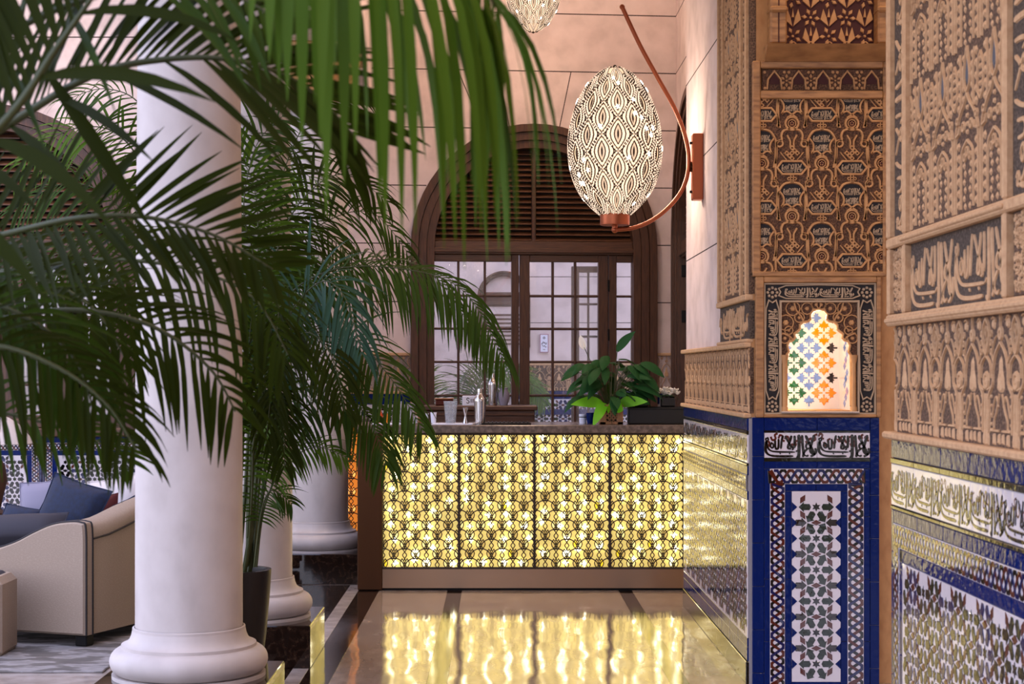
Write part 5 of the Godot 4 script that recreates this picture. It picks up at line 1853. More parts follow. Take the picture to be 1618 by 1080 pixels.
	var pk := thing("reflected_pink_pot", "pale pink pot added for a reflection beside the second shaker", "pot", on_bar.call(796))  # added pot shape stands for a pinkish reflection in the glass
	var km := MB.new()
	km.lathe([V(0.0, 0.0), V(0.028, 0.0), V(0.042, 0.04), V(0.045, 0.09), V(0.03, 0.12), V(0.034, 0.135), V(0.03, 0.135), V(0.026, 0.12), V(0.0, 0.1)], Vector3.ZERO, 24)
	put("body", km, M.pale_grey_cloth, pk)
	put("rim", ringmesh(0.033, 0.134, 0.003), M.pale_grey_cloth, pk)
	peace_lily(at.call(965, 11.80))
	planter(at.call(1035, 11.85))
	# blue cup half behind the lily's box
	var bc := thing("blue_cup", "small blue ceramic cup left of the lily's wooden box", "cup", at.call(934, 11.92))
	var bm := MB.new()
	bm.lathe([V(0.0, 0.0), V(0.026, 0.0), V(0.032, 0.03), V(0.034, 0.075), V(0.031, 0.075), V(0.029, 0.03), V(0.0, 0.008)], Vector3.ZERO, 24)
	put("bowl", bm, M.tile_blue, bc)
	put("foot_ring", ringmesh(0.025, 0.003, 0.004), M.tile_blue, bc)
	var wc := thing("patterned_cup", "white patterned tumbler beside the blue cup", "cup", at.call(921, 11.95))
	var wm := MB.new()
	wm.lathe([V(0.0, 0.0), V(0.024, 0.0), V(0.027, 0.065), V(0.024, 0.065), V(0.021, 0.006), V(0.0, 0.005)], Vector3.ZERO, 20)
	put("wall", wm, M.paper, wc)
	put("dark_band", ringmesh(0.0265, 0.045, 0.003), M.tile_black, wc)


func ringmesh(r: float, y: float, t: float) -> MB:
	var m := MB.new()
	m.lathe([V(r - t * 0.5, y), V(r, y - t), V(r + t, y), V(r, y + t), V(r - t * 0.5, y)], Vector3.ZERO, 24)
	return m


# a pointed leaf along a curved midrib, folded a little along it
func blade(mb: MB, base: Vector3, dir: Vector3, side: Vector3, length: float, width: float, droop: float, fold := 0.25, seg := 7) -> void:
	var rows := []
	var p := base
	var d := dir.normalized()
	var nrm := side.cross(d).normalized()
	for i in seg + 1:
		var t := float(i) / seg
		var w := width * 0.5 * pow(sin(PI * clampf(t * 0.94 + 0.05, 0.0, 1.0)), 0.8) * (1.0 - 0.35 * t)
		if i == seg: w = 0.0005
		var lift := nrm * w * fold
		rows.append([p - side * w + lift, p, p + side * w + lift])
		d = (d + Vector3(0, -droop / seg, 0)).normalized()
		p += d * length / seg
	mb.grid(rows)


func peace_lily(p: Vector3) -> void:
	var o := thing("peace_lily", "peace lily with white spathe in lime paper and pierced wooden box", "plant", p)
	var bx0 := node("wooden_box", o)
	var h := 0.135
	put("wall", bb(-0.08, 0, -0.08, 0.08, h, 0.066, 0.004), M.box_wood, bx0)
	put("dark_inset", bb(-0.04, 0.018, 0.06, 0.042, h - 0.006, 0.068), M.wood_dark, bx0)
	var fr := MB.new()
	for s in [[-0.08, -0.038], [0.040, 0.08]]: fr.box(Vector3((s[0] + s[1]) / 2, h / 2, 0.073), Vector3(s[1] - s[0], h, 0.014), 0.002)
	fr.box(Vector3(0, 0.009, 0.073), Vector3(0.16, 0.018, 0.014), 0.002)
	fr.box(Vector3(0, h - 0.003, 0.073), Vector3(0.16, 0.006, 0.014), 0.001)
	put("frame", fr, M.box_wood, bx0)
	var lt := MB.new()
	for i in 3:
		for j in 4:
			lt.t = Transform3D(Basis(), Vector3(0, 0, 0.068))
			lt.ring(V(-0.025 + i * 0.026, 0.032 + j * 0.027), 0.0165, 0.006, 0.008, 0.0, 4)
			lt.ring(V(-0.012 + i * 0.026, 0.045 + j * 0.027), 0.0165, 0.006, 0.006, 0.0, 4)
	put("fretwork", lt, M.box_wood, bx0)
	put("root_thread", tubes([[Vector3(0.004, 0.11, 0.09), Vector3(-0.002, 0.05, 0.10), Vector3(0.002, 0.004, 0.095)]], 0.0018), M.stem, o)
	# lime wrapping leaves
	for l in [[Vector3(-0.05, 0.13, 0.05), Vector3(-0.9, 0.42, 0.3), 0.25, 0.10, 0.7], [Vector3(-0.03, 0.13, 0.07), Vector3(-0.75, -0.1, 0.6), 0.20, 0.11, 1.6], [Vector3(0.02, 0.13, 0.07), Vector3(0.35, 0.25, 0.7), 0.13, 0.13, 1.0], [Vector3(0.05, 0.13, 0.05), Vector3(0.85, 0.5, 0.25), 0.21, 0.10, 0.7], [Vector3(0.0, 0.13, 0.06), Vector3(-0.2, 0.35, 0.7), 0.14, 0.16, 1.1]]:
		var m := MB.new()
		blade(m, l[0], l[1], (l[1] as Vector3).cross(Vector3(0.1, 0.35, 0.9)).normalized(), l[2], l[3], l[4], 0.12)
		put("lime_wrap", m, M.lime_leaf, o)
	var r := RandomNumberGenerator.new()
	r.seed = 12
	var spec := [[-0.30, 0.36, -0.9], [-0.24, 0.30, -0.8], [-0.22, 0.40, -0.9], [0.27, 0.42, 0.4], [0.25, 0.34, 0.9], [0.15, 0.40, 0.3]]
	for k in 60:
		var a := r.randf_range(0, TAU)
		var rad := r.randf_range(0.05, 0.21)
		var hh := r.randf_range(0.12, 0.40) * (1.15 - rad * 1.6) + 0.06
		var tip := Vector3(cos(a) * rad, hh, sin(a) * rad * 0.8)
		if k < spec.size(): tip = Vector3(spec[k][0] * 0.75, spec[k][1], 0.06)
		var base := Vector3(cos(a) * 0.025, 0.11, sin(a) * 0.025)
		var out := Vector3(tip.x, 0, tip.z).normalized()
		var lf := node("leaf", o)
		put("stalk", tubes([[base, base.lerp(tip, 0.5) + Vector3(0, 0.05, 0), tip]], 0.0028), M.stem, lf)
		var m := MB.new()
		var dir := (out + Vector3(0, r.randf_range(-0.1, 0.5), 0)).normalized()
		var sd := Vector3(0, 1, 0).cross(dir).normalized()
		sd = sd.lerp(dir.cross(Vector3(0.0, 0.3, 0.95)).normalized() * (1.0 if sd.dot(dir.cross(Vector3(0, 0.3, 0.95))) > 0.0 else -1.0), 0.55)
		sd = (sd + Vector3(0, r.randf_range(-0.25, 0.25), 0)).normalized()
		blade(m, tip, dir, sd, r.randf_range(0.14, 0.21), r.randf_range(0.075, 0.105), r.randf_range(0.8, 1.9), 0.25)
		put("leaf_blade", m, M.lily_leaf, lf)
	# the upright leaf and the spathe
	var ul := node("leaf", o)
	put("stalk", tubes([[Vector3(0.02, 0.12, 0), Vector3(0.03, 0.35, 0), Vector3(0.045, 0.50, 0)]], 0.0028), M.stem, ul)
	var um := MB.new()
	blade(um, Vector3(0.045, 0.50, 0), Vector3(0.45, 0.75, 0.1), Vector3(0.75, -0.45, 0.5).normalized(), 0.19, 0.085, 0.5, 0.3)
	put("leaf_blade", um, M.lily_leaf, ul)
	var fw := node("flower", o)
	put("stalk", tubes([[Vector3(-0.02, 0.12, 0), Vector3(-0.11, 0.36, 0.02), Vector3(-0.185, 0.53, 0.02)]], 0.0026), M.stem, fw)
	var sp := MB.new()
	blade(sp, Vector3(-0.18, 0.515, 0.02), Vector3(-0.32, 0.9, 0.1), Vector3(0.95, 0.3, 0.3).normalized(), 0.105, 0.062, -0.1, 0.35)
	put("spathe", sp, M.white_petal, fw)
	var sx := MB.new()
	sx.tube([Vector3(-0.185, 0.53, 0.026), Vector3(-0.197, 0.565, 0.03)], [0.006, 0.004], 7)
	put("spadix", sx, M.white_petal, fw)


func tubes(list: Array, r: float) -> MB:
	var m := MB.new()
	for l in list: m.tube(cat3(l, 4), [r], 6)
	return m


func planter(p: Vector3) -> void:
	var o := thing("planter_box", "long dark green planter box at the bar's right end", "planter", p)
	var h := 0.113
	put("trough", bb(-0.19, 0, -0.07, 0.205, h, 0.07, 0.006), M.planter_green, o)
	put("rim", bb(-0.195, h - 0.012, -0.075, 0.21, h + 0.002, 0.075, 0.004), M.planter_green, o)
	put("soil", bb(-0.185, h - 0.004, -0.065, 0.20, h + 0.006, 0.065), M.soil, o)
	var r := RandomNumberGenerator.new()
	r.seed = 31
	var groups := [[-0.10, "white flowering pot plant at the left of the planter box"], [0.085, "white flowering pot plant at the right of the planter box"]]
	for g in groups:
		var f := thing("flower_pot", g[1], "plant", p + Vector3(g[0], h + 0.006, 0), "flower pots in the planter box")
		var pm := MB.new()
		pm.box(Vector3(0, 0.035, 0), Vector3(0.10, 0.07, 0.10), 0.008)
		put("pot", pm, M.planter_green, f)
		for k in 26:
			var a := r.randf_range(0, TAU)
			var d := Vector3(cos(a), r.randf_range(0.1, 0.8), sin(a)).normalized()
			var m := MB.new()
			blade(m, Vector3(0, 0.055, 0) + d * 0.03, d, Vector3(0, 1, 0).cross(d).normalized(), r.randf_range(0.04, 0.075), 0.03, 0.8, 0.2, 4)
			put("leaf", m, M.lily_leaf, f)
		for k in 15:
			var a := TAU * k / 15.0 + r.randf_range(-0.3, 0.3)
			var at := Vector3(cos(a) * r.randf_range(0.02, 0.075), r.randf_range(0.085, 0.125), sin(a) * 0.05 + 0.02)
			var m := MB.new()
			for q in 7:
				var b := TAU * q / 7.0
				var d := Vector3(cos(b), 0.5, sin(b) * 0.9 + 0.5).normalized()
				blade(m, at, d, Vector3(0.1, 1, 0.2).cross(d).normalized(), 0.030, 0.028, -0.4, 0.3, 3)
			m.ball(at + Vector3(0, 0.006, 0.004), Vector3(0.012, 0.012, 0.012), 8, 5)
			put("blossom", m, M.white_petal, f)


# ---------------------------------------------------------------- egg lamps
func egg_profile(t: float) -> Vector2:
	# t from the collar (0) to the tip (1): radius and height in metres
	var p := [V(23, 0), V(40, 16), V(57, 38), V(68, 68), V(72, 98), V(70.5, 128), V(64, 158), V(54, 183), V(42, 203), V(28, 218), V(13, 228), V(1.5, 231)]
	var x := clampf(t, 0.0, 1.0) * (p.size() - 1)
	var i := mini(int(x), p.size() - 2)
	return p[i].cubic_interpolate(p[i + 1], p[maxi(i - 1, 0)], p[mini(i + 2, p.size() - 1)], x - i) / 270.0


var egg_by_length := []


func egg_at(l: float) -> Vector2:
	if egg_by_length.is_empty():
		var s := 0.0
		var last := egg_profile(0)
		for i in 201:
			var q := egg_profile(i / 200.0)
			s += q.distance_to(last)
			last = q
			egg_by_length.append([s, q])
	var lo := 0
	var hi := 200
	while hi - lo > 1:
		var m := (lo + hi) / 2
		if egg_by_length[m][0] <= l: lo = m
		else: hi = m
	var a: Array = egg_by_length[lo]
	var b: Array = egg_by_length[hi]
	return (a[1] as Vector2).lerp(b[1], clampf((l - a[0]) / maxf(1e-6, b[0] - a[0]), 0.0, 1.0))


func wrapped(m: MB, flip: float) -> MB:
	var o := MB.new()
	var big := 72.0 / 270.0
	for p in m.v:
		var q := egg_at(p.y)
		var q2 := egg_at(p.y + 0.004)
		var q1 := egg_at(p.y - 0.004)
		var tg := (q2 - q1).normalized()
		var nr := V(tg.y, -tg.x)
		var a := p.x / big
		var rr := q.x + nr.x * p.z
		o.v.append(Vector3(rr * sin(a), flip * (q.y + nr.y * p.z), rr * cos(a)))
	o.n.resize(o.v.size())
	for i in range(0, m.ix.size(), 3):
		var a := o.v[m.ix[i]]; var b := o.v[m.ix[i + 1]]; var c := o.v[m.ix[i + 2]]
		var nn := (c - a).cross(b - a).normalized() * flip
		for k in 3: o.n[m.ix[i + k]] = nn
		o.ix.append(m.ix[i])
		o.ix.append(m.ix[i + (1 if flip > 0 else 2)])
		o.ix.append(m.ix[i + (2 if flip > 0 else 1)])
	return o


func egg_shade(parent: Node3D, at: Vector3, scale: float, flip: float, sd: int) -> void:
	var big := 72.0 / 270.0
	egg_at(0.1)
	var total: float = egg_by_length[200][0]
	var cols := 18
	var rows := 5.2
	var pw := TAU * big / cols
	var ph := total / rows
	var wire := MB.new()
	var bead := MB.new()
	var slot := MB.new()
	for c in cols:
		for r in range(-1, 7):
			var mid := V((c - cols / 2.0) * pw, (r + (0.5 if c % 2 else 1.0)) * ph)
			var H := ph * 0.98
			if mid.y - H / 2 < -0.13 or mid.y + H / 2 > total + 0.05: continue
			for k in [[1.50, 1.14], [0.96, 0.92], [0.46, 0.62]]:
				wire.ribbon(lens_outline(mid, pw * k[0], H * k[1], 6), 0.0068, 0.006, 0.004, true)
			for k in [[1.22, 1.02, 13], [0.70, 0.77, 10]]:
				for s in [-1.0, 1.0]:
					for b in k[2]:
						var t: float = (b + 0.5) / k[2]
						var y: float = (t - 0.5) * H * k[1]
						var x: float = s * sin(PI * t) * pw * k[0] / 2
						var sl: float = s * cos(PI * t) * PI * pw * k[0] / 2 / (H * k[1])
						var d := V(sl, 1).normalized()
						var e := V(d.y, -d.x) * pw * 0.095
						d *= H * k[1] / k[2] * 0.42
						var q := mid + V(x, y)
						if q.y < 0.0 or q.y > total - 0.01: continue
						bead.plate(pv([q - d - e, q - d + e, q + d + e, q + d - e]), 0.010, 0.004, 0.001)
			slot.plate(lens_outline(mid, pw * 0.13, H * 0.34, 3), 0.004, 0.001, 0.001)
	var nd := node("egg_shade", parent, at)
	nd.scale = Vector3.ONE * scale
	put("wire_lattice", wrapped(wire, flip), M.wire, nd)
	stuff("crystal_beads", wrapped(bead, flip), M.lamp_bead, nd)
	put("open_slots", wrapped(slot, flip), M.wire, nd)
	var core := MB.new()
	var pr := []
	for i in 40:
		var q := egg_profile(i / 39.0)
		pr.append(V(maxf(0.0001, q.x - 0.002), q.y * flip))
	if flip < 0: pr.reverse()
	core.lathe(pr, Vector3.ZERO, 40)
	put("inner_shell", core, M.lamp_core, nd)
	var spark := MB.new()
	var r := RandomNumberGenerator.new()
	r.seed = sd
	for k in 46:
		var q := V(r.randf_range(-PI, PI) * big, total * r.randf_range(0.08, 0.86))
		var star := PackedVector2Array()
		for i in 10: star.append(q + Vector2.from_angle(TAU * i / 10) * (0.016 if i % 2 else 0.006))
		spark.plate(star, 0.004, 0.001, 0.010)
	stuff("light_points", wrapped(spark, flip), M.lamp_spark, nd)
	var fin := MB.new()
	fin.ball(Vector3(0, flip * 0.862, 0), Vector3(0.011, 0.011, 0.011), 10, 6)
	put("finial", fin, M.wire, nd)


func build_lamps() -> void:
	var z := 10.0
	var o := thing("wall_lamp", "egg-shaped beaded crystal lamp held by hooked copper arm on the right wall", "lamp", P(971.5, 338, z))
	var base: Vector3 = o.position
	egg_shade(o, Vector3.ZERO, 1.0, 1.0, 3)
	var b := MB.new()
	b.lathe([V(0.0, 0.0), V(0.080, -0.004), V(0.0855, -0.004), V(0.0865, -0.008), V(0.0865, -0.066), V(0.083, -0.07), V(0.0, -0.066)].map(func(p): return V(p.x, p.y + 0.004)), Vector3.ZERO, 40)
	flip_lathe(b)
	put("collar", b, M.copper, o)
	var kn := MB.new()
	kn.ball(Vector3(0, -0.092, 0), Vector3(0.020, 0.020, 0.020), 14, 8)
	kn.tube([Vector3(0, -0.06, 0), Vector3(0, -0.085, 0)], [0.018], 14)
	put("knob", kn, M.copper, o)
	var path := []
	for q in [[972, 363], [1000, 360], [1030, 348], [1060, 324], [1081, 293], [1088.5, 255], [1082, 213], [1065, 169], [1040, 124], [1011, 71], [983, 11]]: path.append(P(q[0], q[1], z) - base)
	var am := MB.new()
	am.tube(cat3(path, 8), [0.0125], 12)
	am.ball(path[10], Vector3(0.016, 0.016, 0.016), 10, 6)
	put("arm", am, M.copper, o)
	var py0 := P(0, 316, z).y - base.y
	var py1 := P(0, 212, z).y - base.y
	var wx := 1.204 - base.x
	put("wall_plate", bb(wx - 0.062, py0, -0.05, wx, py1, 0.05, 0.005), M.copper, o)
	var st := MB.new()
	var ax := P(1088.5, 258, z).x - base.x
	for y in [258.0, 269.0]:
		st.tube([Vector3(ax - 0.005, P(0, y, z).y - base.y, 0), Vector3(wx - 0.055, P(0, y, z).y - base.y, 0)], [0.010], 10)
	st.tube([Vector3(ax + 0.008, P(0, 263, z).y - base.y, 0), Vector3(wx - 0.05, P(0, 263, z).y - base.y, 0)], [0.016], 10)
	put("arm_joint", st, M.bronze, o)
	for y in [226.0, 303.0]:
		var sc := MB.new()
		sc.tube([Vector3(wx - 0.075, P(0, y, z).y - base.y, 0.0), Vector3(wx - 0.06, P(0, y, z).y - base.y, 0.0)], [0.008], 8)
		put("screw", sc, M.black_iron, o)
	omni("lamp_light", base + Vector3(0.06, 0.40, -0.40), Color(1.0, 0.89, 0.81), 0.8, 0.1)

	var z2 := 12.9
	var tip := P(842.5, 50, z2)
	var f := 0.80
	var p := thing("pendant_lamp", "egg-shaped crystal lamp hanging tip-down at the frame's top edge", "lamp", tip + Vector3(0, 0.8556 * f, 0))
	egg_shade(p, Vector3.ZERO, f, -1.0, 8)
	var pc := MB.new()
	pc.lathe([V(0.0, 0.0), V(0.07, 0.0), V(0.07, 0.05), V(0.02, 0.07), V(0.008, 0.07), V(0.008, 5.25 - p.position.y - 0.03), V(0.05, 5.25 - p.position.y - 0.03), V(0.05, 5.25 - p.position.y), V(0.0, 5.25 - p.position.y)], Vector3.ZERO, 24)
	put("rod", pc, M.copper, p)
	omni("pendant_light", p.position + Vector3(0.0, -0.05, 0.36), Color(1.0, 0.89, 0.81), 0.8, 0.1)
	omni("pendant_light", p.position + Vector3(0.0, 0.0, -0.36), Color(1.0, 0.89, 0.81), 0.8, 0.1)

	# small pierced brass lantern high between the columns
	var lz := 9.9
	var ln := thing("brass_lantern", "small pierced brass lantern hanging high behind the palm fronds", "lantern", P(432, 44, lz))
	var lb := MB.new()
	lb.lathe([V(0.0, -0.02), V(0.02, -0.01), V(0.03, 0.02), V(0.055, 0.04), V(0.06, 0.16), V(0.045, 0.20), V(0.02, 0.23), V(0.008, 0.25), V(0.006, 5.25 - ln.position.y), V(0.0, 5.25 - ln.position.y)], Vector3.ZERO, 10)
	put("body", lb, M.brass, ln)
	var lh := MB.new()
	for k in 10:
		lh.t = Transform3D(Basis(Vector3(0, 1, 0), TAU * (k + 0.5) / 10), Vector3.ZERO)
		for y in [0.07, 0.10, 0.13]: lh.disc(V(0, y), 0.010, 0.004, 0.054, 8)
	put("pierced_holes", lh, M.black_iron, ln)

	# unseen ceiling lamps added to brighten and warm the passage and lounge
	for c in [[0.35, -13.4, 0.5, "the arched door"], [0.2, -11.2, 0.5, "the bar counter"], [0.35, -7.2, 0.6, "the passage floor"], [1.85, -7.0, 1.0, "the opening before the niche"], [0.2, -4.6, 0.6, "the near inscription wall"], [0.2, -2.6, 0.4, "the viewer"], [-3.3, -11.75, 0.9, "the lounge window"], [-4.7, -11.75, 0.9, "the lounge's far end"]]:
		var d := thing("fill_downlight", "unseen ceiling lamp added to light %s" % c[3], "lamp", Vector3(c[0], 5.25, c[1]), "added ceiling lamps")
		var rm := MB.new()
		rm.lathe([V(0.055, 0.0), V(0.075, -0.004), V(0.075, -0.010), V(0.055, -0.010), V(0.055, 0.0)], Vector3.ZERO, 24)
		put("rim", rm, M.brass, d)
		var gl := MB.new()
		gl.lathe([V(0.0, -0.006), V(0.055, -0.006), V(0.055, -0.002), V(0.0, -0.002)], Vector3.ZERO, 20)
		put("lens", gl, M.shade_glow, d)
		spot("fill_beam", d.position + Vector3(0, -0.03, 0), d.position + Vector3(0, -5, 0), Color(1.0, 0.86, 0.73), 4.6 * c[2], 55.0)


func flip_lathe(_m: MB) -> void:
	pass


# ---------------------------------------------------------------- lounge
func pillow(mb: MB, w: float, h: float, d: float) -> void:
	for s in [-1.0, 1.0]:
		var rows := []
		for i in 11:
			var row := []
			var y := -1.0 + 0.2 * i
			for j in 11:
				var x := -1.0 + 0.2 * j
				var pinch := 1.0 - 0.10 * (1.0 - x * x) * absf(y) * 0.7
				var pinch2 := 1.0 - 0.10 * (1.0 - y * y) * absf(x) * 0.7
				var th := d * 0.5 * pow(maxf(0.0, (1 - x * x) * (1 - y * y)), 0.42)
				row.append(Vector3(s * x * w / 2 * pinch2, y * h / 2 * pinch, s * th))
			rows.append(row)
		mb.grid(rows)


func cushion(label: String, p: Vector3, w: float, h: float, d: float, m: Material, rot: Vector3, group := "cushions on the sofa") -> void:
	var o := thing("cushion", label, "cushion", p, group)
	o.rotation_degrees = rot
	var mb := MB.new()
	pillow(mb, w, h, d)
	put("cover", mb, m, o)
	var pp := MB.new()
	var e := []
	for q in [[-1, -1], [0, -0.93], [1, -1], [0.93, 0], [1, 1], [0, 0.93], [-1, 1], [-0.93, 0], [-1, -1]]: e.append(Vector3(q[0] * w / 2, q[1] * h / 2, 0))
	pp.tube(e, [0.004], 6)
	put("piping", pp, m, o)


func build_lounge() -> void:
	var org := Vector3(-2.20, 0.012, -9.12)
	var o := thing("sofa", "pale textured sofa with dark welts seen from its end and back", "sofa", org)
	o.rotation_degrees.y = -21.0
	var arm := cat([V(0.0, 0.06), V(0.0, 0.40), V(-0.003, 0.63), V(-0.03, 0.665), V(-0.11, 0.667), V(-0.22, 0.648), V(-0.34, 0.60), V(-0.46, 0.545), V(-0.62, 0.50), V(-0.85, 0.475), V(-0.95, 0.47)], 4)
	var out := arm.duplicate()
	out.append(V(-0.95, 0.06))
	var m := MB.new()
	m.t = Transform3D(Basis(), Vector3(0, 0, 0))
	m.plate(out, 0.016, 0.012, -0.016)
	put("arm_panel", m, M.sofa_cloth, o)
	m = MB.new()
	m.plate(out, 0.055, 0.0, -0.075)
	put("arm_side", m, M.sofa_cloth, o)
	var wl := MB.new()
	var tp := []
	for q in arm: tp.append(Vector3(q.x, q.y, -0.016))
	wl.tube(tp, [0.006], 6)
	tp = []
	for q in arm: tp.append(Vector3(q.x, q.y, -0.074))
	wl.tube(tp, [0.006], 6)
	put("welt", wl, M.sofa_welt, o)
	# back: outer face and rolled top that rises away from the arm
	var rows := []
	for k in 15:
		var z := -0.078 - 2.0 * k / 14.0
		var top := 0.655 + 0.10 * smoothstep(0.0, 0.7, -z - 0.08)
		var row := []
		for q in [V(0.0, 0.06), V(0.0, 0.3), V(0.0, top - 0.09), V(0.008, top - 0.06), V(0.0, top - 0.02), V(-0.03, top), V(-0.10, top + 0.012), V(-0.16, top - 0.01), V(-0.185, top - 0.06), V(-0.18, 0.3), V(-0.18, 0.06)]:
			row.append(Vector3(q.x - 0.006, q.y, z))
		rows.append(row)
	m = MB.new()
	m.grid(rows)
	var cap := PackedVector2Array()
	for q in rows[0]: cap.append(V(q.x, q.y))
	m.plate(cap, 0.004, 0.0, -0.080)
	put("back", m, M.sofa_cloth, o)
	wl = MB.new()
	var wp := []
	for k in rows.size(): wp.append(rows[k][3] + Vector3(0.001, -0.02, 0))
	wl.tube(wp, [0.005], 6)
	put("welt", wl, M.sofa_welt, o)
	put("seat", bb(-0.95, 0.10, -2.0, -0.17, 0.33, -0.08, 0.02), M.sofa_cloth, o)
	for k in 2:
		put("seat_cushion", bb(-0.93, 0.33, -0.10 - k * 0.95, -0.19, 0.45, -1.03 - k * 0.95, 0.035), M.grey_cloth, o)
	m = MB.new()
	m.plate(out, 0.07, 0.0, -2.08)
	put("arm_panel", m, M.sofa_cloth, o)
	for q in [[-0.04, -0.06], [-0.88, -0.06], [-0.04, -2.0], [-0.88, -2.0]]:
		put("leg", bb(q[0] - 0.04, 0.0, q[1] - 0.035, q[0] + 0.035, 0.06, q[1] + 0.035, 0.006), M.black_iron, o)
	# cushions
	var at := func(px: float, py: float, z: float) -> Vector3: return P(px, py, z)
	cushion("dark grey bolster cushion lying behind the sofa's sloping end", at.call(22, 838, 9.60), 0.60, 0.20, 0.17, M.grey_cloth, Vector3(-35, -8, 4))
	cushion("large blue velvet cushion leaning in the sofa's corner", at.call(112, 806, 9.86), 0.40, 0.36, 0.15, M.blue_velvet, Vector3(-20, -14, -16))
	cushion("pale grey cushion behind the large blue velvet one", at.call(66, 806, 10.1), 0.28, 0.36, 0.12, M.pale_grey_cloth, Vector3(-15, -10, 6))
	cushion("small blue velvet cushion lying left of the pale grey one", at.call(33, 820, 9.9), 0.26, 0.16, 0.10, M.blue_velvet, Vector3(-30, -10, -10))
	cushion("dark red cushion peeping between blue and white cushions", at.call(158, 812, 10.12), 0.24, 0.22, 0.12, M.red_cloth, Vector3(-20, -20, 12))
	cushion("white cushion standing highest at the sofa's far corner", at.call(182, 802, 10.5), 0.42, 0.38, 0.15, M.cream_cloth, Vector3(-12, -24, 10))
	cushion("blue velvet cushion half hidden by the nearest column", at.call(208, 814, 9.95), 0.22, 0.22, 0.12, M.blue_velvet, Vector3(-15, -24, 26))

	# pouf
	var pf := thing("pouf", "pale upholstered pouf with dark top at the left frame edge", "pouf", Vector3(-2.84, 0.012, -8.98))
	var oc := PackedVector2Array()
	for q in [V(0.27, -0.13), V(0.27, 0.13), V(0.20, 0.195), V(-0.20, 0.195), V(-0.27, 0.13), V(-0.27, -0.13), V(-0.20, -0.195), V(0.20, -0.195)]: oc.append(q)
	var pm := MB.new()
	pm.t = Transform3D(Basis(Vector3(1, 0, 0), Vector3(0, 0, -1), Vector3(0, 1, 0)), Vector3.ZERO)
	pm.plate(oc, 0.02, -0.012, 0.0)
	var oc2 := PackedVector2Array()
	for q in oc: oc2.append(q * 1.04)
	pm.plate(oc2, 0.35, 0.0, 0.02)
	pm.plate(oc2, 0.035, 0.03, 0.37)
	put("body", pm, M.sofa_cloth, pf)
	var pt := MB.new()
	pt.t = pm.t
	var oc3 := PackedVector2Array()
	for q in oc: oc3.append(q * 0.9)
	pt.plate(oc3, 0.022, 0.03, 0.395)
	put("top_pad", pt, M.grey_cloth, pf)

	# table lamp on its side table
	var tz := 11.7
	var tl := P(-6, 700, tz)
	var st := thing("side_table", "small round dark side table under the table lamp", "table", Vector3(tl.x, 0, -tz))
	var sm := MB.new()
	sm.lathe([V(0.0, 0.0), V(0.16, 0.0), V(0.16, 0.02), V(0.03, 0.05), V(0.025, 0.42), V(0.06, 0.46), V(0.06, 0.47), V(0.0, 0.47)], Vector3.ZERO, 28)
	put("pedestal", sm, M.wood_dark, st)
	var sp := MB.new()
	sp.lathe([V(0.0, 0.47), V(0.22, 0.47), V(0.23, 0.48), V(0.23, 0.495), V(0.22, 0.50), V(0.0, 0.50)], Vector3.ZERO, 36)
	put("top", sp, M.wood_dark, st)
	var la := thing("table_lamp", "table lamp with wide pale shade at the left frame edge", "lamp", Vector3(tl.x, 0.50, -tz))
	var lm := MB.new()
	lm.lathe([V(0.0, 0.0), V(0.07, 0.0), V(0.07, 0.02), V(0.03, 0.05), V(0.05, 0.14), V(0.075, 0.24), V(0.06, 0.34), V(0.02, 0.41), V(0.012, 0.60), V(0.0, 0.60)], Vector3.ZERO, 28)
	put("body", lm, M.wood, la)
	var y0 := tl.y - 0.50
	var sh := MB.new()
	sh.lathe([V(0.245, y0 - 0.005), V(0.25, y0), V(0.22, y0 + 0.05), V(0.15, y0 + 0.13), V(0.085, y0 + 0.175), V(0.07, y0 + 0.18), V(0.085, y0 + 0.165), V(0.15, y0 + 0.12), V(0.215, y0 + 0.045), V(0.245, y0 - 0.005)], Vector3.ZERO, 40)
	put("shade", sh, M.cream_cloth, la)
	var bu := MB.new()
	bu.ball(Vector3(0, y0 + 0.06, 0), Vector3(0.03, 0.035, 0.03), 12, 8)
	put("bulb", bu, M.shade_glow, la)
	omni("table_lamp_light", la.position + Vector3(0, y0 + 0.06, 0), Color(1.0, 0.74, 0.46), 0.05, 0.03)


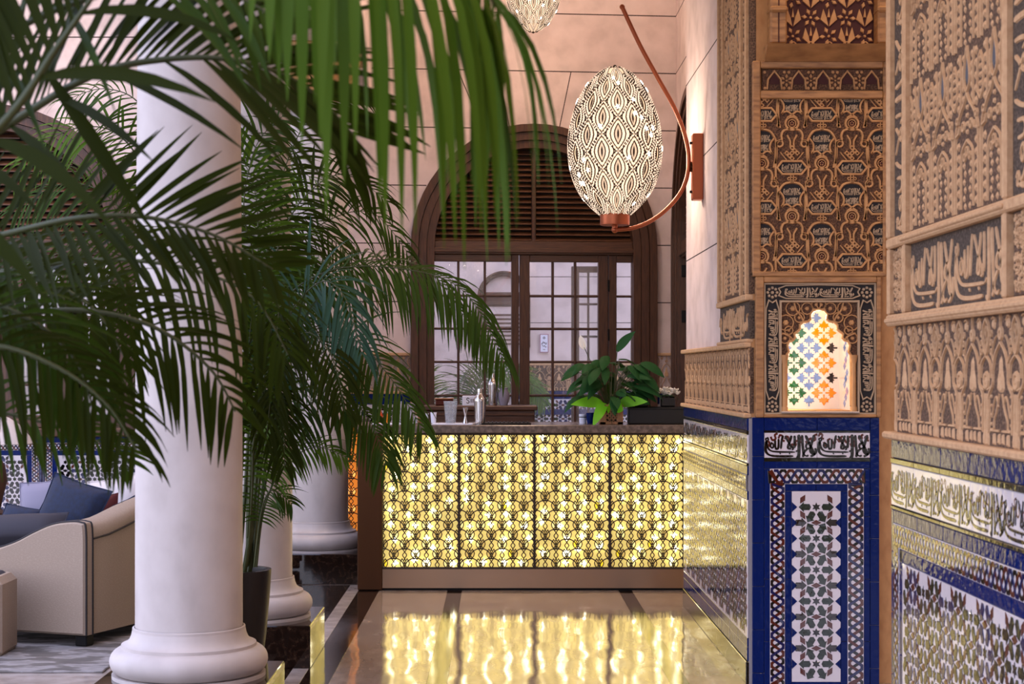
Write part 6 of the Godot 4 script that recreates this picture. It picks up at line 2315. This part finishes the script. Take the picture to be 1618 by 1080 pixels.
# ---------------------------------------------------------------- palms
# a feather frond along «ctrl» (world points): leaflets on both sides of the rachis
func frond(plant: Node3D, ctrl: Array, count: int, length: float, width: float, face: Vector3, droop: float, lm: Material, rng: RandomNumberGenerator, from := 0.25, thick := 0.006, singles := false, lean := 0.62, low_from := 0.0) -> void:
	var f := node("frond", plant)
	var pts := cat3(ctrl, 8)
	var loc := []
	for p in pts: loc.append(p - plant.position)
	var rad := []
	for i in loc.size(): rad.append(thick * (1.0 - 0.8 * i / float(loc.size() - 1)))
	var rm := MB.new()
	rm.tube(loc, rad, 6)
	put("rachis", rm, M.stem, f)
	# lengths along the line
	var acc := [0.0]
	for i in range(1, loc.size()): acc.append(acc[i - 1] + loc[i].distance_to(loc[i - 1]))
	var total: float = acc[acc.size() - 1]
	var all := MB.new()
	for k in count:
		var t := (k + 0.5) / count
		var l := total * (from + (1.0 - from) * t)
		var i := 0
		while i < acc.size() - 2 and acc[i + 1] < l: i += 1
		var p: Vector3 = loc[i].lerp(loc[i + 1], (l - acc[i]) / maxf(1e-5, acc[i + 1] - acc[i]))
		var T: Vector3 = (loc[mini(i + 2, loc.size() - 1)] - loc[maxi(i - 1, 0)]).normalized()
		var S := T.cross(face).normalized()
		var N := S.cross(T).normalized()
		var env := pow(sin(PI * clampf(0.12 + 0.80 * t, 0, 1)), 0.6)
		for s in [-1.0, 1.0]:
			if s > 0.0 and t < low_from and k % 6 != 3: continue
			var ln := length * env * rng.randf_range(0.85, 1.1)
			var a := lerpf(0.95, 0.35, t) * lean / 0.62 + rng.randf_range(-0.10, 0.10)
			var dir: Vector3 = (S * s * sin(a + 0.35) + T * cos(a + 0.35) + N * rng.randf_range(0.02, 0.22)).normalized()
			var side: Vector3 = dir.cross(N + Vector3(rng.randf_range(-0.25, 0.25), rng.randf_range(-0.2, 0.2), rng.randf_range(-0.25, 0.25))).normalized()
			var mb: MB = MB.new() if singles else all
			blade(mb, p, dir, side, ln, width * rng.randf_range(0.8, 1.15), droop * rng.randf_range(0.7, 1.3), 0.22, 6)
			if singles: put("leaflet", mb, lm, f)
	if not singles: stuff("leaflets", all, lm, f)


func W(list: Array) -> Array:
	var o := []
	for q in list: o.append(P(q[0], q[1], q[2]))
	return o


func palm_pot(o: Node3D, r: float, h: float) -> void:
	var m := MB.new()
	m.lathe([V(0.0, 0.0), V(r * 0.62, 0.0), V(r * 0.66, 0.01), V(r * 0.86, h * 0.45), V(r * 0.97, h * 0.82), V(r, h - 0.012), V(r, h), V(r - 0.018, h), V(r - 0.022, h - 0.03), V(0.0, h - 0.03)], Vector3.ZERO, 48)
	put("pot", m, M.pot_bronze, o)
	var s := MB.new()
	s.lathe([V(0.0, h - 0.025), V(r - 0.022, h - 0.028)].map(func(p): return p), Vector3.ZERO, 24)
	var d := MB.new()
	d.lathe([V(r - 0.021, h - 0.028), V(r * 0.5, h - 0.015), V(0.0, h - 0.010)], Vector3.ZERO, 24)
	put("soil", d, M.soil, o)


func build_palms() -> void:
	var rng := RandomNumberGenerator.new()
	rng.seed = 77
	# --- the potted palm between the first two columns
	var z := 8.0
	var base := Vector3(-1.222, 0, -z)
	var o := thing("potted_palm", "feathery palm in dark bronze pot between the two nearer columns", "palm", base, "areca palms")
	palm_pot(o, 0.165, 0.56)
	var cane := MB.new()
	for k in 8:
		var a := TAU * k / 8.0
		var b0 := Vector3(0.06 * cos(a), 0.53, 0.06 * sin(a))
		cane.tube(cat3([b0, b0 + Vector3(0.03 * cos(a) + 0.03, 0.35, 0.02 * sin(a)), b0 + Vector3(0.05 * cos(a) + 0.05, 0.75, 0.04 * sin(a))], 4), [0.013, 0.012, 0.011, 0.010, 0.009], 8)
	put("canes", cane, M.stem, o)
	var face := Vector3(0.1, 0.62, 0.78).normalized()
	var up := Vector3(0, 0.95, 0.3).normalized()
	var F1 := [
		[[[395, 895, 8.0], [405, 640, 8.0], [440, 490, 7.95], [520, 428, 7.9], [640, 425, 7.85], [735, 462, 7.8], [798, 575, 7.8]], 70, 0.36, 0.021, face, 2.4, "leaf_mid"],
		[[[395, 895, 8.0], [410, 650, 7.9], [452, 510, 7.7], [505, 446, 7.6], [545, 470, 7.5], [572, 560, 7.45]], 46, 0.36, 0.022, face, 1.6, "leaf_sky_tint"],
		[[[400, 895, 8.0], [420, 700, 7.9], [470, 600, 7.8], [548, 535, 7.7], [612, 590, 7.6], [668, 680, 7.6]], 44, 0.34, 0.021, face, 1.6, "leaf_mid"],
		[[[395, 895, 8.0], [410, 620, 8.1], [430, 430, 8.2], [470, 325, 8.3], [540, 275, 8.3], [615, 320, 8.3]], 46, 0.34, 0.020, face, 1.2, "leaf_dark"],
		[[[390, 895, 8.0], [400, 560, 8.1], [408, 380, 8.1], [400, 290, 8.1], [372, 235, 8.1]], 46, 0.34, 0.020, face, 1.0, "leaf_fresh"],
		[[[400, 895, 8.0], [425, 740, 7.95], [470, 655, 7.9], [535, 622, 7.85], [585, 665, 7.8], [610, 735, 7.8]], 44, 0.33, 0.020, face, 1.7, "leaf_mid"],
		[[[405, 895, 7.9], [418, 800, 7.85], [450, 735, 7.8], [498, 706, 7.75], [548, 722, 7.75]], 26, 0.16, 0.014, face, 1.2, "leaf_fresh"],
		[[[402, 895, 7.9], [412, 815, 7.85], [424, 778, 7.8], [440, 778, 7.8], [462, 796, 7.8]], 18, 0.16, 0.014, face, 1.0, "leaf_mid"],
		[[[395, 895, 8.0], [405, 600, 8.1], [435, 450, 8.3], [500, 360, 8.5], [585, 335, 8.6], [645, 400, 8.7]], 46, 0.34, 0.020, face, 1.5, "leaf_mid"],
		[[[400, 895, 8.0], [420, 650, 7.8], [445, 565, 7.6], [485, 525, 7.5], [525, 565, 7.4], [545, 650, 7.4]], 40, 0.32, 0.020, face, 1.4, "leaf_dark"],
		[[[392, 895, 8.0], [400, 600, 8.1], [422, 400, 8.3], [452, 260, 8.5], [505, 165, 8.6], [575, 150, 8.7]], 50, 0.34, 0.020, face, 1.1, "leaf_dark"],
		[[[392, 895, 8.0], [398, 600, 8.0], [402, 420, 7.9], [385, 330, 7.8], [405, 230, 7.8], [450, 180, 7.8]], 44, 0.34, 0.020, face, 1.0, "leaf_mid"],
		[[[395, 895, 8.0], [402, 700, 7.8], [415, 560, 7.6], [440, 480, 7.5], [430, 600, 7.4], [420, 700, 7.4]], 34, 0.30, 0.020, face, 1.6, "leaf_dark"],
		[[[390, 895, 8.0], [398, 720, 7.8], [410, 640, 7.7], [425, 610, 7.6], [445, 650, 7.5], [450, 740, 7.5]], 34, 0.26, 0.018, face, 1.4, "leaf_dark"],
		[[[398, 895, 8.0], [412, 640, 8.2], [440, 520, 8.4], [520, 430, 8.6], [620, 410, 8.8], [690, 440, 9.0], [745, 520, 9.1]], 60, 0.34, 0.020, face, 1.8, "leaf_mid"],
		[[[390, 895, 8.0], [392, 640, 8.2], [395, 520, 8.4], [420, 430, 8.5], [470, 410, 8.6], [520, 480, 8.6]], 40, 0.32, 0.020, face, 1.6, "leaf_mid"],
		[[[392, 895, 8.0], [398, 780, 7.8], [402, 690, 7.7], [420, 640, 7.6], [395, 560, 7.5], [400, 480, 7.5]], 36, 0.28, 0.018, face, 0.8, "leaf_fresh"],
	]
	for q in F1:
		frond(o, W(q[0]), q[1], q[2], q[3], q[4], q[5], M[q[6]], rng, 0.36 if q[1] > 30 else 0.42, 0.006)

	# --- lounge palm behind the near column
	var l := thing("lounge_palm", "palm standing in the lounge behind the nearest column", "palm", Vector3(-2.165, 0.0, -12.05), "areca palms")
	palm_pot(l, 0.17, 0.5)
	var F2 := [
		[[[300, 800, 12.0], [285, 500, 11.5], [250, 320, 11.0], [190, 215, 10.9], [110, 205, 10.9], [30, 260, 10.9]], 56, 0.50, 0.022, "leaf_fresh"],
		[[[300, 800, 12.0], [290, 480, 11.5], [262, 280, 11.0], [225, 170, 10.9], [165, 140, 10.9], [100, 160, 10.9]], 50, 0.48, 0.022, "leaf_mid"],
		[[[300, 800, 12.0], [280, 540, 11.1], [235, 400, 10.9], [170, 310, 10.8], [100, 290, 10.8], [25, 330, 10.8]], 56, 0.50, 0.022, "leaf_mid"],
		[[[300, 800, 12.0], [300, 520, 11.2], [330, 360, 11.2], [385, 280, 11.2], [450, 260, 11.2], [520, 300, 11.2]], 46, 0.48, 0.02, "leaf_fresh"],
		[[[300, 800, 12.0], [280, 560, 11.1], [220, 430, 10.9], [140, 390, 10.8], [60, 420, 10.8], [10, 500, 10.8]], 50, 0.46, 0.02, "leaf_mid"],
		[[[300, 800, 12.0], [295, 480, 11.1], [285, 290, 11.1], [270, 160, 11.1], [300, 80, 11.1]], 44, 0.46, 0.02, "leaf_mid"],
		[[[300, 800, 12.0], [300, 540, 11.2], [350, 420, 11.3], [420, 350, 11.3], [500, 350, 11.4], [560, 420, 11.4]], 44, 0.46, 0.02, "leaf_dark"],
		[[[300, 800, 12.0], [270, 600, 11.1], [200, 520, 10.9], [130, 500, 10.8], [70, 540, 10.8]], 40, 0.40, 0.02, "leaf_dark"],
	]
	for q in F2:
		frond(l, W(q[0]), q[1], q[2], q[3], face, 1.3, M[q[4]], rng, 0.35, 0.009)

	# --- the palm close to the viewer at the left
	var n := thing("foreground_palm", "large dark palm reaching in from the left in the foreground", "palm", Vector3(-1.95, 0.0, -3.1), "areca palms")
	palm_pot(n, 0.22, 0.5)
	var cn := MB.new()
	for k in 6:
		var a := TAU * k / 6.0
		cn.tube(cat3([Vector3(0.08 * cos(a), 0.45, 0.08 * sin(a)), Vector3(0.10 * cos(a) + 0.05, 1.0, 0.10 * sin(a)), Vector3(0.12 * cos(a) + 0.12, 1.6, 0.1 * sin(a))], 4), [0.02, 0.018, 0.015], 8)
	put("canes", cn, M.stem, n)
	var cam := Vector3(0.05, 0.55, 0.83).normalized()
	var F3 := [
		# control points, leaflets a side, length, width, face, droop, colour, thick, singles
		[[[-640, 560, 3.0], [-250, 360, 3.0], [0, 205, 2.95], [140, 122, 2.9], [250, 95, 2.9], [370, 95, 2.9], [480, 135, 2.95], [560, 215, 3.0]], 50, 0.33, 0.021, cam, 0.35, "leaf_dark", 0.011, true],
		[[[-640, 450, 2.6], [-300, -60, 2.5], [100, -160, 2.4], [420, -150, 2.3], [620, -110, 2.25], [730, -60, 2.25], [790, 20, 2.3]], 32, 0.45, 0.020, Vector3(0, 1, 0.15).normalized(), 4.2, "leaf_fresh", 0.010, true],
		[[[-640, 650, 3.5], [-200, 420, 3.4], [0, 372, 3.35], [120, 345, 3.3], [230, 343, 3.3], [340, 372, 3.3], [430, 425, 3.3]], 42, 0.25, 0.018, cam, 0.15, "leaf_dark", 0.010, true, 0.3],
		[[[-640, 700, 3.7], [-200, 560, 3.6], [0, 505, 3.6], [120, 490, 3.6], [240, 515, 3.6], [330, 580, 3.6], [372, 650, 3.6]], 34, 0.27, 0.017, cam, 1.2, "leaf_dark", 0.010, true],
		[[[-640, 720, 3.3], [-200, 560, 3.3], [-20, 545, 3.3], [90, 580, 3.3], [170, 640, 3.3], [215, 710, 3.3]], 30, 0.22, 0.016, cam, 1.5, "leaf_dark", 0.009, true],
		[[[-600, 600, 2.5], [-200, 380, 2.5], [0, 200, 2.5], [90, 75, 2.5], [150, -10, 2.5], [230, -120, 2.5]], 30, 0.34, 0.026, cam, 0.6, "leaf_dark", 0.011, false, 1.0],
		[[[-640, 640, 4.2], [-200, 470, 4.1], [0, 430, 4.1], [160, 410, 4.1], [300, 425, 4.1], [400, 470, 4.1], [455, 560, 4.1]], 40, 0.30, 0.018, cam, 1.4, "leaf_dark", 0.009, false],
		[[[-640, 700, 3.9], [-300, 520, 3.9], [-60, 440, 3.9], [60, 440, 3.9], [150, 490, 3.9], [200, 570, 3.9]], 34, 0.27, 0.018, cam, 1.3, "leaf_dark", 0.009, false],
		[[[-640, 560, 2.7], [-300, 250, 2.7], [0, 60, 2.65], [170, -10, 2.6], [330, -20, 2.6], [440, 30, 2.6]], 30, 0.26, 0.018, cam, 0.6, "leaf_mid", 0.009, false, 0.7],
		[[[-640, 680, 3.4], [-300, 500, 3.4], [-80, 470, 3.4], [40, 500, 3.4], [120, 570, 3.4], [150, 660, 3.4]], 30, 0.24, 0.017, cam, 1.3, "leaf_mid", 0.008, false],
		[[[-640, 720, 3.8], [-300, 640, 3.8], [-80, 640, 3.8], [40, 660, 3.8], [140, 690, 3.8], [200, 730, 3.8]], 28, 0.17, 0.013, cam, 0.9, "leaf_mid", 0.007, false],
	]
	for q in F3:
		frond(n, W(q[0]), q[1], q[2], q[3], q[4], q[5], M[q[6]], rng, 0.78 if q[5] > 4.0 else 0.45, q[7], q[8], 0.42 if q[5] < 0.4 and q[2] > 0.26 else 0.62, q[9] if q.size() > 9 else 0.62 if q[5] < 0.4 and q[2] > 0.25 else 0.0)
	# one broad folded leaf crossing the near column
	var bl := node("folded_leaf", n)
	var bm := MB.new()
	var bp := P(70, 108, 2.9) - n.position
	blade(bm, bp, (P(245, 372, 2.85) - P(70, 108, 2.9)).normalized(), Vector3(0.8, 0.5, 0.3).normalized(), 0.345, 0.034, 0.0, 0.3, 8)
	put("leaf_blade", bm, M.leaf_dark, bl)

	# palm of the court beyond the door
	var c := thing("court_palm", "palm in the court seen through the left glazed door leaf", "palm", Vector3(-0.45, 0, -17.4), "areca palms")
	palm_pot(c, 0.2, 0.45)
	for k in 9:
		var a := -0.9 + 2.4 * k / 8.0 + PI / 2 - 0.7
		var d := Vector3(cos(a), 0, 0.25 * sin(k * 1.7)).normalized()
		var b := c.position + Vector3(0, 0.42, 0)
		frond(c, [b, b + Vector3(0, 0.6, 0) + d * 0.1, b + Vector3(0, 1.0 + 0.05 * (k % 3), 0) + d * 0.4, b + Vector3(0, 1.0, 0) + d * 0.75, b + Vector3(0, 0.75, 0) + d * 0.95], 30, 0.34, 0.018, face, 1.3, M.leaf_mid if k % 2 else M.leaf_fresh, rng, 0.35, 0.007)
